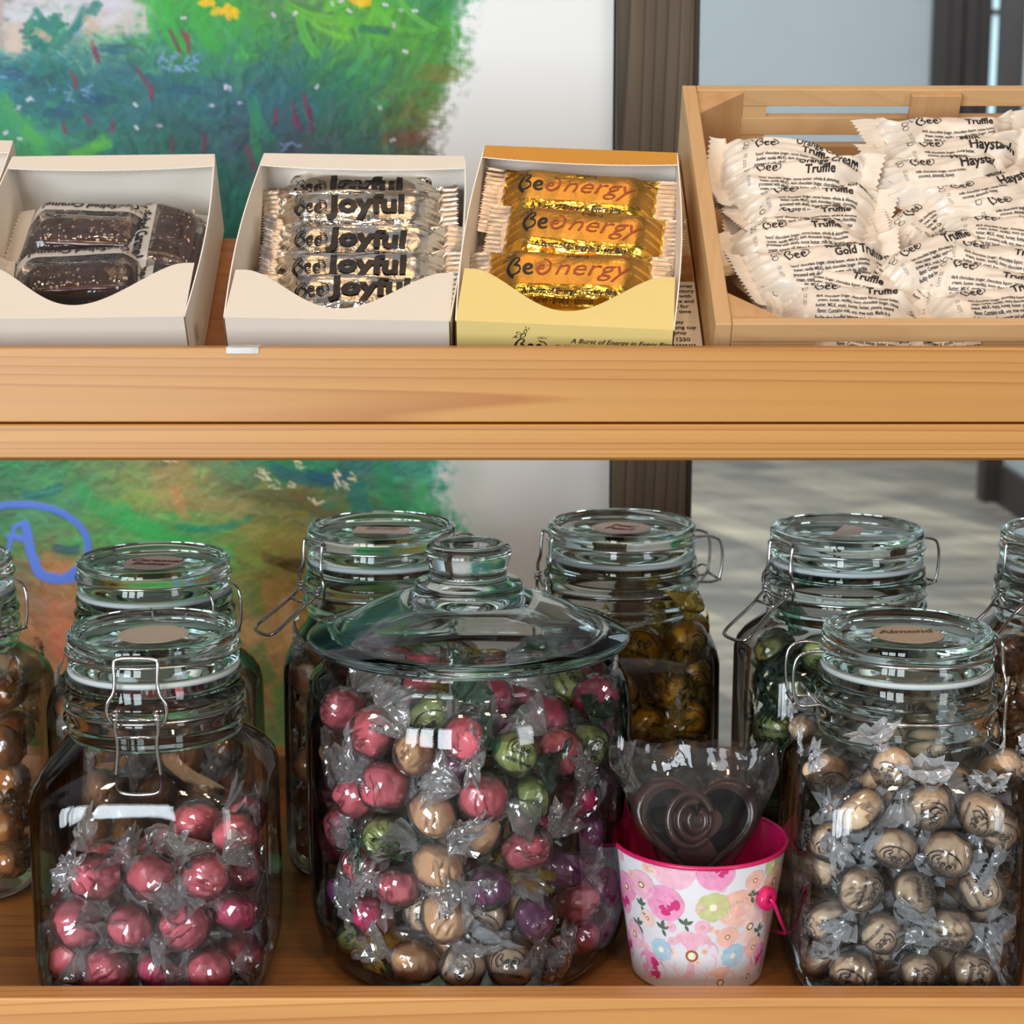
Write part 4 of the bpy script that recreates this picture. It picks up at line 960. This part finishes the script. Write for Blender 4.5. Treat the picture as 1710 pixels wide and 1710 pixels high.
lp = [(0, .2195), (.018, .219), (.040, .2130), (.058, .206), (.070, .2010), (.0745, .1985), (.078, zl), (RL - .0035, zl), (RL, zl + .0015), (RL + .0003, zl + .0035), (RL - .002, zl + .0055), (.085, zl + .0085), (.078, zl + .0115), (.0725, .2100), (.060, .2165), (.045, .2225), (.034, .2262), (.0325, .2280), (.0325, .2305), (.031, .2325),
      (.0255, .2335), (.0235, .2350), (.0228, .2380), (.0240, .2430), (.0256, .2470), (.0258, .2510), (.0240, .2545), (.0205, .2555), (.0165, .2545), (.0150, .2515), (.012, .2495), (0, .2490)]
m = MB(); m.lathe(lp, 128); m.build('jar_lid', M_LIDB, big)
tag(big, 'big round glass cookie jar with knob lid, full of assorted wrapped sweets', 'cookie jar')

# ------------------------------------------------------------------ wrapped sweets
def candy_mat(name, c, v=.1): return plain(name, c, .32, var=v, vscale=40, coat=.5, sss=.15)
M_PINK = candy_mat('pink_taffy', col(248, 118, 134)); M_HOT = candy_mat('hot_pink_taffy', col(232, 66, 124)); M_PURP = candy_mat('purple_taffy', col(156, 66, 134)); M_TAN = candy_mat('caramel_tan', col(250, 198, 148)); M_CREAM = candy_mat('cream_caramel', col(255, 216, 180))
M_YEL = candy_mat('yellow_sweet', col(226, 196, 110)); M_LIME = candy_mat('pale_green_sweet', col(206, 208, 140)); M_GOLDC = candy_mat('golden_sweet', col(236, 184, 60)); M_AMB = candy_mat('amber_sweet', col(222, 150, 86)); M_BRN = candy_mat('brown_caramel', col(176, 112, 68)); M_OLV = candy_mat('olive_sweet', col(120, 110, 50))
F_CLEAR = film('sweet_film', (.98, .97, .97, 1), haze=.03, bscale=60, strength=.3, rough=.05, refl=2.4)
F_FAN = film('sweet_film_twist', (.95, .95, .96, 1), haze=.11, white=(1, 1, 1, 1), bscale=90, strength=.5, rough=.05, refl=3.0)
F_PRT = film('printed_sweet_film', (.97, .97, .97, 1), haze=.06, bscale=60, strength=.3, rough=.05)
F_PRTF = film('printed_twist_film', (.86, .88, .90, 1), haze=.26, bscale=80, white=(.92, .95, 1, 1), strength=.5, refl=2.6, rough=.06)
F_GRN = film('green_film', (.88, .94, .84, 1), haze=.05, bscale=80, white=(.30, .48, .38, 1)); F_GRNF = film('green_twist_film', (.35, .55, .42, 1), haze=.2, bscale=80, white=(.12, .26, .20, 1), strength=.4)
F_YEL = film('gold_film', (.98, .88, .45, 1), haze=.05, bscale=80, white=(.85, .68, .2, 1)); F_YELF = film('gold_twist_film', (.9, .74, .25, 1), haze=.2, bscale=80, white=(.75, .55, .12, 1), strength=.4)
F_AMB = film('amber_film', (.95, .82, .62, 1), haze=.16, bscale=80, white=(.8, .5, .26, 1), refl=2.4, strength=.5, rough=.06)
KINDS = {  # a,b,c half sizes (m), candy, film, fan, print?
 'pink': (.0145, .0125, .0100, M_PINK, F_CLEAR, F_FAN, 0), 'hot': (.0150, .0115, .0095, M_HOT, F_CLEAR, F_FAN, 0), 'purple': (.0145, .0110, .0095, M_PURP, F_CLEAR, F_FAN, 0),
 'tan': (.0155, .0115, .0095, M_TAN, F_CLEAR, F_FAN, 0), 'cream': (.0135, .0120, .0090, M_CREAM, F_PRT, F_PRTF, 1), 'almond': (.0140, .0115, .0090, M_CREAM, F_PRT, F_PRTF, 2),
 'lime': (.0140, .0110, .0095, M_LIME, F_GRN, F_GRNF, 1), 'gold': (.0145, .0125, .0100, M_YEL, F_YEL, F_YELF, 1), 'pear': (.0145, .0125, .0100, M_GOLDC, F_YEL, F_YELF, 1), 'amber': (.0145, .0120, .0100, M_AMB, F_AMB, F_AMB, 0),
 'brown': (.0145, .0120, .0100, M_BRN, F_AMB, F_FAN, 0), 'olive': (.0145, .0120, .0100, M_OLV, F_GRN, F_GRNF, 1)}
_cm = {}
def sweet_meshes(kind, var):
    k = (kind, var)
    if k in _cm: return _cm[k]
    a, b, c, mc, mf, mfan, pr = KINDS[kind]; rnd = random.Random(hash_(kind) + var * 17); ph = rnd.uniform(0, 50)
    mb = MB()
    def cn(i, j):
        t = 2 * pi * i; v = (j * 2 - 1); e = max(0, 1 - abs(v) ** 3) ** .5
        q = lambda s_: abs(s_) ** .75 * (1 if s_ > 0 else -1)
        x = a * v; y = b * e * q(cos(t)); z = c * e * q(sin(t)); n = mnoise.noise(Vector((x * 110 + ph, y * 110, z * 110)))
        g = 1 + .22 * n - .14 * max(0, cos(3 * t + ph)) * (abs(v) ** 2)
        return (x * (1 + .06 * n), y * g, z * g)
    mb.grid(cn, 22, 15, 0, closed_u=True); cme = mb.mesh('wrapped_sweet', [mc])
    wing = rnd.uniform(.014, .019); bend = [(rnd.uniform(-.010, .010), rnd.uniform(-.010, .010)) for _ in range(2)]; X = a * 1.08 + wing; NP = rnd.choice((7, 8, 9))
    wob = [rnd.uniform(.7, 1.3) for _ in range(40)]
    def wf(i, j):
        t = 2 * pi * i; x = (j * 2 - 1) * X; s_ = 1 if x > 0 else -1; ax = abs(x); aa = a * 1.08
        if ax < aa:
            e = max(.02, 1 - (ax / aa) ** 2.2) ** .6; ry_, rz_ = b * 1.10 * e + .0016, c * 1.12 * e + .0016; p = 1.02 + .10 * mnoise.noise(Vector((x * 160 + ph, cos(t) * 2.2, sin(t) * 2.2))) + .05 * sin(NP * t + x * 200) * (ax / aa) ** 2
            return (x, ry_ * p * cos(t), rz_ * p * sin(t))
        f = (ax - aa) / wing; k_ = wob[int(i * 36) % 40]; rr_ = .0018 + .0140 * f ** .8; p = 1 + .34 * f * sin(NP * t + ph + s_)
        bd = bend[0] if s_ > 0 else bend[1]
        return (s_ * (aa + wing * f * (1 + .18 * (k_ - 1) * f)), rr_ * p * cos(t) + bd[0] * f * f, rr_ * p * .55 * sin(t) * k_ + bd[1] * f * f)
    w_ = MB(); n0 = 0; w_.grid(wf, 28, 27, 0, closed_u=True, smooth=False)
    for q in range(len(w_.f)):
        if abs(sum(w_.v[i][0] for i in w_.f[q]) / 4) > a * 1.02: w_.m[q] = 1
    if pr:
        def top_(s1):
            def f(u, v):
                e = max(0.05, 1 - (u / (a * 1.15)) ** 2 - (v / (b * 1.2)) ** 2); return (u, v * s1, s1 * (c * 1.18 * e ** .42 + .0006))
            return f
        for s1 in (1, -1):
            V, F = BEE_PLAIN; print_on(w_, (V, F), top_(s1), -.0075, -.002, .0062, 2, eps=0)
            print_on(w_, ribbon([(.0105 * cos(t), .0088 * sin(t)) for t in np.linspace(.3, 3.4, 12)], .0007), top_(s1), 0, 0, 1, 2, eps=0)
            print_on(w_, text_geo('Almond' if pr == 2 else 'HONEY CARAMEL', .0052 if pr == 2 else .0026, 0, .03, True, .9), top_(s1), 0, -.0075, 1, 2, eps=0)
        for s_ in (1, -1):      # words repeat across the twist
            for k2 in range(5):
                V, F = text_geo(('caramel', 'honey', 'almond', 'Bee', 'pecan')[(k2 + var) % 5], .0042, 0, .03, sx=.9)
                t0 = 2 * pi * k2 / 5 + ph
                pts = []
                for p_, q_ in V:
                    f = min(.98, .18 + (q_ + .002) / wing * .9); t = t0 + p_ / .0085
                    x_, y_, z_ = wf((t / (2 * pi)) % 1, (1 + s_ * (a * 1.08 + wing * f) / X) / 2); pts.append((x_, y_ * 1.03, z_ * 1.03 + .0002))
                w_.add(pts, F, 2, False)
    wme = w_.mesh('film_wrapper', [mf, mfan, M_INK]); _cm[k] = (cme, wme); return _cm[k]
def hash_(s): return sum(ord(ch) * (i + 3) for i, ch in enumerate(s))

def pack(n, r, clampf, seed, z0, height):
    rs = np.random.RandomState(seed); P = rs.uniform(-1, 1, (n, 3)) * np.array([.05, .05, 0]); P[:, 2] = rs.uniform(z0, z0 + height * 1.5, n)
    for it in range(260):
        P[:, 2] -= .0011 if it < 200 else .0003
        for _ in range(4):
            D = P[:, None] - P[None]; d = np.sqrt((D ** 2).sum(-1)) + np.eye(n); ov = np.clip(2 * r - d, 0, None) * (1 - np.eye(n)) * .28
            P += (D / d[..., None] * ov[..., None]).sum(1) + rs.normal(0, 1e-5, (n, 3)); P = clampf(P)
    return P
ORD = ['first', 'second', 'third', 'fourth', 'fifth', 'sixth', 'seventh', 'eighth', 'ninth', 'tenth', 'eleventh', 'twelfth']
def fill(key, x, y, W, rot, n, r, kinds, seed, top, jarname, keep, Rr=None, dname=None, zf=None):
    z0 = .006; hw = (W / 2 - .0045) if Rr is None else Rr - .005
    c, s = cos(rot), sin(rot)
    def cl(P):
        P[:, 2] = np.maximum(P[:, 2], z0 + r * .9)
        if Rr is None:
            lx = P[:, 0]; ly = P[:, 1]; lim = hw - r * .92; P[:, 0] = np.clip(lx, -lim, lim); P[:, 1] = np.clip(ly, -lim, lim)
            q = np.sqrt(P[:, 0] ** 2 + P[:, 1] ** 2); L_ = lim * 1.22; k = np.where(q > L_, L_ / np.maximum(q, 1e-6), 1)
        else:
            lim = hw - r * .92 - np.clip(.03 - P[:, 2], 0, .03) * .35; q = np.sqrt(P[:, 0] ** 2 + P[:, 1] ** 2); k = np.where(q > lim, lim / np.maximum(q, 1e-6), 1)
        P[:, 0] *= k; P[:, 1] *= k; return P
    P = pack(n, r, cl, seed, z0, top)
    rnd = random.Random(seed); items = []
    for p in P:
        wx = x + p[0] * c - p[1] * s; wy = y + p[0] * s + p[1] * c; wz = SZ + p[2]
        if p[2] > top: continue
        # visible candidates only: those within two layers of the camera side, or near the top
        depth = (wy - y)
        fr_ = (Rr or W / 2)
        # distance to the camera-side wall along -y
        if Rr: wall_y = -math.sqrt(max(0, hw * hw - (wx - x) ** 2))
        else: wall_y = -hw
        layer = (depth - wall_y) / (2 * r)
        if layer > 2.3 and p[2] < top - 2.6 * r: continue
        pp = proj((wx, wy, wz))
        if not (-60 < pp[0] < 1770) or (keep and not keep(pp, layer)): continue
        items.append([wx, wy, wz, layer, pp])
    front = sorted([i for i in items if i[3] < 1.0], key=lambda i: -i[4][1])
    rows = []
    for it in front:
        if rows and abs(rows[-1][0][4][1] - it[4][1]) < 62: rows[-1].append(it)
        else: rows.append([it])
    lab = {}
    for ri, row in enumerate(rows):
        row.sort(key=lambda i: i[4][0])
        for ci, it in enumerate(row): lab[id(it)] = (ri, ci, len(row))
    for q, it in enumerate(items):
        kd = rnd.choices([k for k, _ in kinds], [w_ for _, w_ in kinds])[0]
        if zf: kd = zf(it, kd, rnd)
        cme, wme = sweet_meshes(kd, rnd.randrange(4))
        o = link('wrapped_sweet', cme)
        if it[3] < 1.2: e = Matrix.Rotation(rnd.uniform(0, pi), 4, 'Y') @ Matrix.Rotation(R(90) + rnd.gauss(0, .45), 4, 'X') @ Matrix.Rotation(rnd.gauss(0, .4), 4, 'Y')
        else: e = Matrix.Rotation(rnd.uniform(0, 6.3), 4, 'Z') @ Matrix.Rotation(rnd.gauss(0, .5), 4, 'Y') @ Matrix.Rotation(rnd.uniform(0, 6.3), 4, 'X')
        o.matrix_basis = Matrix.Translation(it[:3]) @ e @ Matrix.Scale(rnd.uniform(.86, 1.03) * r / .0156, 4)
        M3 = np.array(o.matrix_basis); um = wme.copy(); nv_ = len(um.vertices); cv = np.zeros(nv_ * 3); um.vertices.foreach_get('co', cv); cv = cv.reshape(-1, 3)
        wv_ = cv @ M3[:3, :3].T + M3[:3, 3]; q_ = wv_ - np.array([x, y, SZ]); loc = q_.copy(); loc[:, 0] = q_[:, 0] * c + q_[:, 1] * s; loc[:, 1] = -q_[:, 0] * s + q_[:, 1] * c
        wob_ = .0012 * np.sin(np.arange(nv_) * 1.7); lim_ = hw - .0012 + wob_ - .0012
        if Rr is None:
            a_ = np.abs(loc[:, :2]) / lim_[:, None]; nn = (a_[:, 0] ** 5 + a_[:, 1] ** 5) ** .2
        else: nn = np.hypot(loc[:, 0], loc[:, 1]) / (lim_ - np.clip(.02 - loc[:, 2], 0, .02) * .5)
        hz_ = loc[:, 2]; sh_ = np.clip((hz_ - (top + .002)) / .03, 0, 1) * .26 if Rr is None else 0
        k_ = np.minimum(1, (1 - sh_) / np.maximum(nn, 1e-6)); loc[:, 0] *= k_; loc[:, 1] *= k_; loc[:, 2] = np.maximum(loc[:, 2], .0062 + np.abs(wob_))
        q_[:, 0] = loc[:, 0] * c - loc[:, 1] * s; q_[:, 1] = loc[:, 0] * s + loc[:, 1] * c; q_[:, 2] = loc[:, 2]
        Mi = np.linalg.inv(M3); wv_ = q_ + np.array([x, y, SZ]); cv = wv_ @ Mi[:3, :3].T + Mi[:3, 3]; um.vertices.foreach_set('co', cv.reshape(-1)); um.update()
        link('film_wrapper', um, o)
        nm = {'pink': 'pink taffy', 'hot': 'hot pink taffy', 'purple': 'purple taffy', 'tan': 'tan caramel', 'cream': 'cream caramel', 'almond': 'Almond-printed caramel', 'lime': 'green-wrapped sweet', 'gold': 'yellow-wrapped sweet', 'pear': 'gold-wrapped sweet', 'amber': 'amber sweet', 'brown': 'brown caramel', 'olive': 'dark green wrapped sweet'}[kd]
        if id(it) in lab:
            ri, ci, nr = lab[id(it)]
            where = f'{ORD[min(ri, 11)]} row up, {ORD[min(ci, 11)]} from left, in the {jarname}'
            lb_ = f'{nm}, {where}'
        else: lb_ = f'{nm} lying behind the outermost layer in the {jarname}'
        tag(o, lb_, 'sweet', f'{nm}s in the {jarname}')
def keep_pail(pp, layer): return True
x, y, W, H, rl, rot = JARS['pink']; fill('pink', x, y, W, rot, 46, .0158, [('pink', 5), ('hot', 1)], 11, .118, 'pink taffy jar', None)
x, y, W, H, rl, rot = JARS['almond']; fill('almond', x, y, W, 0, 92, .0152, [('cream', 3), ('almond', 2)], 12, .166, 'printed caramel jar', None)
def mix(it, kd, rnd):
    h = it[2] - SZ
    if h < .045: return rnd.choice(['tan', 'tan', 'tan', 'lime', 'cream', 'gold', 'hot'])
    return kd
fill('big', BX, BY, 0, 0, 172, .0156, [('pink', 4), ('hot', 4), ('purple', 3), ('lime', 2), ('gold', 1.5), ('tan', 2)], 13, .170, 'big cookie jar', None, Rr=BR - .002, zf=mix)
x, y, W, H, rl, rot = JARS['left']; fill('left', x, y, W, 0, 95, .0158, [('amber', 2), ('brown', 1)], 14, .150, 'jar at the left edge', lambda p, l: p[0] > -20)
x, y, W, H, rl, rot = JARS['butter']; fill('butter', x, y, W, 0, 95, .0158, [('brown', 1)], 15, .150, 'Caramel Butter jar', lambda p, l: l < 1.3 and p[1] < 1420)
x, y, W, H, rl, rot = JARS['brown']; fill('brown', x, y, W, 0, 110, .0158, [('brown', 2), ('amber', 1)], 16, .172, 'jar behind the cookie jar', lambda p, l: p[0] < 560 and l < 1.6)
x, y, W, H, rl, rot = JARS['pear']; fill('pear', x, y, W, 0, 110, .0160, [('pear', 1)], 17, .172, 'Pear Pearl jar', lambda p, l: p[0] > 1010 and l < 1.8 and p[1] < 1420)
x, y, W, H, rl, rot = JARS['green']; fill('green', x, y, W, 0, 118, .0160, [('olive', 3), ('lime', 1)], 18, .180, 'jar of green sweets', lambda p, l: p[0] < 1400 and l < 1.8)
x, y, W, H, rl, rot = JARS['amber']; fill('amber', x, y, W, 0, 118, .0160, [('amber', 1)], 19, .180, 'jar at the right edge', lambda p, l: l < 1.8)

# ------------------------------------------------------------------ floral pail with chocolate heart
PX, PY_ = jxy(1168, 1.052, -.39), 1.052
pail = empty('floral_pail', Matrix.Translation((PX, PY_, SZ + .0004)))
PH, PB, PT = .0845, .0385, .0520
M_PAIL = plain('pink_enamel', col(214, 26, 100), .3, var=.03, coat=.3)
M_PWHITE = plain('white_print', col(232, 232, 240), .38, var=.01)
mb = MB(); seg = 96
mb.lathe([(0, .001), (PB - .001, .001), (PB, .0), (PB + .0006, .0015), (PT - .0006, PH - .002)], seg, 0); mb.build('pail_wall', M_PWHITE, pail)
mb = MB(); mb.lathe([(0, .0022), (PB - .0015, .0022), (PT - .0016, PH - .002)], seg, 0)
mb.tube([((PT - .0003) * cos(t), (PT - .0003) * sin(t), PH - .0015) for t in np.linspace(0, 2 * pi, 72, endpoint=False)], .0013, 10, True, smooth_path=0); mb.build('pail_lining', M_PAIL, pail)
def on_pail(u, v, e=.0003):      # u metres round from the front, v height
    v = min(max(v, .0008), PH - .003); r = PB + (PT - PB) * v / PH; t = -pi / 2 + u / ((PB + PT) / 2); return ((r + e) * cos(t), (r + e) * sin(t), v)
FM = [plain('petal_' + n, col(*c), .4, var=.10, vscale=220) for n, c in (('rose', (214, 60, 130)), ('light_rose', (240, 160, 200)), ('pale_pink', (240, 188, 208)), ('peach', (246, 196, 180)), ('sage', (204, 208, 150)), ('blue', (176, 208, 226)), ('leaf', (92, 112, 96)), ('centre', (170, 110, 70)), ('cream', (246, 238, 214)), ('blush', (250, 214, 206)))]
fm = MB()
def petal(cx, cy, ang, ln, wd, m, lay):
    n = 10; pts = [(0, 0)]
    for k in range(n + 1):
        t = pi * k / n; pts.append((ln * (.55 - .45 * cos(t)) if False else ln * (.5 + .5 * sin(t - pi / 2 + pi * k / n * 0)) if False else ln * (.62 + .38 * sin(t)), wd * -.5 * cos(t)))
    c, s = cos(ang), sin(ang); fm.add([on_pail(cx + a * c - b * s, cy + a * s + b * c, .0002 + lay * .00007) for a, b in pts], [(0, i, i + 1) for i in range(1, n + 1)] + [], m, False)
def flower(cx, cy, r, n, m, mc=7, lay=1, rot=0.0, wd=1.15):
    for k in range(n): petal(cx, cy, rot + 2 * pi * k / n, r, r * wd * 2 * pi / n * .95, m, lay + (k % 2) * .5)
    if mc is not None:
        for q, (rr_, mm) in enumerate(((.24, mc), (.15, 8))): fm.add([on_pail(cx + r * rr_ * cos(t), cy + r * rr_ * sin(t), .0002 + (lay + 1.5 + q) * .00007) for t in np.linspace(0, 2 * pi, 14, endpoint=False)], [tuple(range(14))], mm, False)
def leaf(cx, cy, ang, ln, m=6):
    n = 8; c, s = cos(ang), sin(ang); pts = [(ln * k / n, .2 * ln * sin(pi * k / n)) for k in range(n + 1)] + [(ln * k / n, -.2 * ln * sin(pi * k / n)) for k in range(n - 1, 0, -1)]
    fm.add([on_pail(cx + a * c - b * s, cy + a * s + b * c, .00025) for a, b in pts], [tuple(range(len(pts)))], m, False)
def rose(cx, cy, r, rot=0.0):
    flower(cx, cy, r, 6, 1, None, 1, rot, 1.2)
    for k in range(9):
        a_ = rot + k * 2.4; q = r * (.46 - .045 * k); petal(cx + q * .5 * cos(a_), cy + q * .5 * sin(a_), a_, r * (.55 - .03 * k), r * (.62 - .04 * k), (0, 1, 0, 1, 1)[k % 5], 2 + k * .6)
rose(-.0235, .058, .0115); rose(-.037, .012, .0115, 1); rose(.004, .079, .010, 2); rose(.0405, .020, .008)
flower(-.008, .026, .0165, 8, 2, 7, 1, .3); flower(.0035, .058, .0095, 8, 4, 8, 2); flower(.0175, .056, .0115, 5, 3, None, 1, .5); flower(.028, .042, .0105, 5, 9, 7, 1, .9); flower(.013, .038, .0065, 5, 3, 7, 3, .2); flower(.018, .025, .0080, 10, 5, 8, 2)
flower(-.0275, .027, .0075, 9, 5, 8, 2); flower(.011, .008, .0105, 5, 3, 7, 2, .4); flower(.0335, .027, .0070, 6, 3, 7, 2); flower(-.038, .066, .009, 5, 2, 7, 1); flower(-.036, .045, .0055, 5, 9, 7, 1); flower(.044, .066, .010, 5, 3, 7, 1); flower(.027, .072, .0062, 5, 3, 7, 1); flower(.040, .078, .0065, 7, 4, 8, 1)
flower(.045, .045, .006, 5, 3, 7, 1); flower(.033, .008, .008, 5, 3, 7, 1); flower(-.018, .080, .012, 6, 2, None, 0); flower(-.050, .030, .009, 6, 2, 7, 1); flower(-.052, .060, .009, 6, 1, 7, 1); flower(.055, .030, .009, 6, 3, 7, 1); flower(.058, .060, .009, 6, 9, 7, 1); flower(.048, .008, .008, 6, 1, 7, 1); flower(-.002, .045, .0045, 5, 2, 7, 1)
rr = random.Random(5)
for _ in range(46):
    flower(rr.uniform(-.07, .07), rr.uniform(.003, .080), rr.uniform(.0018, .0036), 5, rr.choice((2, 9, 3, 2)), 7, 0, rr.uniform(0, 3))
for cx, cy in ((-.026, .041), (-.012, .046), (.0, .009), (.036, .036), (-.040, .052), (.038, .012), (.026, .062), (-.045, .038)):
    for a_ in (.5, 1.4, 2.4, -1.0): leaf(cx, cy, a_ + rr.uniform(-.2, .2), rr.uniform(.0045, .0065))
for cx, cy in ((-.060, .05), (-.065, .02), (.065, .045), (.07, .015)): rose(cx, cy, .010)
fm.build('flower_print', FM, pail)
hd = MB(); ga = R(-90 + 44)
r_ = PB + (PT - PB) * .73
hx, hy, hz = r_ * cos(ga), r_ * sin(ga), PH * .70
mh = Matrix.Translation((hx, hy, hz)) @ Matrix.Rotation(ga, 4, 'Z') @ Matrix.Rotation(pi / 2, 4, 'Y')
kb = MB(); kb.lathe([(0, 0), (.0062, 0), (.0070, .0015), (.0070, .0045), (.0058, .0060), (.002, .0064), (.0012, .0050), (0, .0050)], 32, 0, mh); kb.build('handle_knob', M_PAIL, pail)
kb = MB(); mh2 = Matrix.Rotation(pi, 4, 'Z') @ mh; kb.lathe([(0, 0), (.0062, 0), (.0070, .0015), (.0070, .0045), (.0058, .0060), (0, .0060)], 32, 0, mh2); kb.build('handle_knob', M_PAIL, pail)
e1 = Vector((hx + .006 * cos(ga), hy + .006 * sin(ga), hz)); e2 = Vector((-hx - .006 * cos(ga), -hy - .006 * sin(ga), hz)); sd = Vector((cos(ga + pi / 2), sin(ga + pi / 2), 0)); od = Vector((cos(ga), sin(ga), 0))
pts = [e1 - od * .003, e1 + od * .002]
for k in range(1, 12):
    t = pi * k / 12; pts.append(Vector((0, 0, 0)) + od * (.055 * cos(t)) + sd * (.049 * sin(t)) + Vector((0, 0, hz - .050 * sin(t) ** .7 * (1 if k < 12 else 1) * (1 - .12 * sin(t)))))
pts += [e2 - od * .002, e2 + od * .003]
MB().tube(pts, .0011, 8).build('wire_handle', M_PAIL, pail)
tag(pail, 'small pink metal pail with pastel flower print and pink wire handle', 'pail')
# chocolate heart on a stick in a clear cone
ht = MB()
def heart(t): return (16 * sin(t) ** 3, 13 * cos(t) - 5 * cos(2 * t) - 2 * cos(3 * t) - cos(4 * t))
n = 56; out_ = [heart(2 * pi * k / n) for k in range(n)]
def lay_(sc, z): return [(a * sc * .0024, z, b * sc * .0024) for a, b in out_]
rings = [lay_(.90, .007), lay_(1.0, .005), lay_(1.0, -.003), lay_(.93, -.006), lay_(.86, -.0068), lay_(.82, -.0055), lay_(.78, -.0055)]
vs = [p for r in rings for p in r]; fs = [(i * n + k, (i + 1) * n + k, (i + 1) * n + (k + 1) % n, i * n + (k + 1) % n) for i in range(len(rings) - 1) for k in range(n)]
vs += [(0, -.0055, 0), (0, .007, 0)]; e = len(vs); L0 = (len(rings) - 1) * n
fs += [(L0 + k, L0 + (k + 1) % n, e - 2) for k in range(n)] + [((k + 1) % n, k, e - 1) for k in range(n)]
ht.add(vs, [f[::-1] for f in fs], 0)
for k in range(3):
    ht.tube([((.013 - .004 * k) * cos(t) + (-.004 + .002 * k), -.0066 - .001 * k, (.016 - .005 * k) * sin(t) + .004) for t in np.linspace(.3 + k, 5.6 + k, 16)], .0026, 8, smooth_path=1)
hr = ht.build('chocolate_heart', M_CHOC, None, Matrix.Translation((PX - .0025, PY_ - .004, SZ + .092)) @ Matrix.Rotation(R(-12), 4, 'X'))
MB().tube([(0, 0, -.020), (0, 0, -.088)], .0018, 10, smooth_path=0).build('lollipop_stick', plain('white_stick', col(230, 225, 215), .5), hr)
cw = MB(); rnd = random.Random(8)
def cone(i, j):
    t = 2 * pi * i; zz_ = -.052 + .100 * j; k = .003 + .047 * min(1, j * 1.15) ** .85; fl = .36 + .1 * j
    p = 1 + .06 * sin(5 * t + 4 * j) + .05 * mnoise.noise(Vector((cos(t) * 2, sin(t) * 2, j * 5))) * (1 + 2 * j)
    return (k * p * cos(t) * 1.0, k * p * fl * sin(t) - .002, zz_ + .006 * mnoise.noise(Vector((cos(t) * 3, sin(t) * 3, 2))) * j)
cw.grid(cone, 80, 34, 0, closed_u=True)
cw.build('clear_cone_bag', film('cone_bag_film', (.93, .92, .92, 1), haze=.015, bscale=60, strength=.5, rough=.05, refl=.8), hr)
tag(hr, 'dark chocolate heart lollipop in a clear bag standing in the floral pail', 'chocolate')
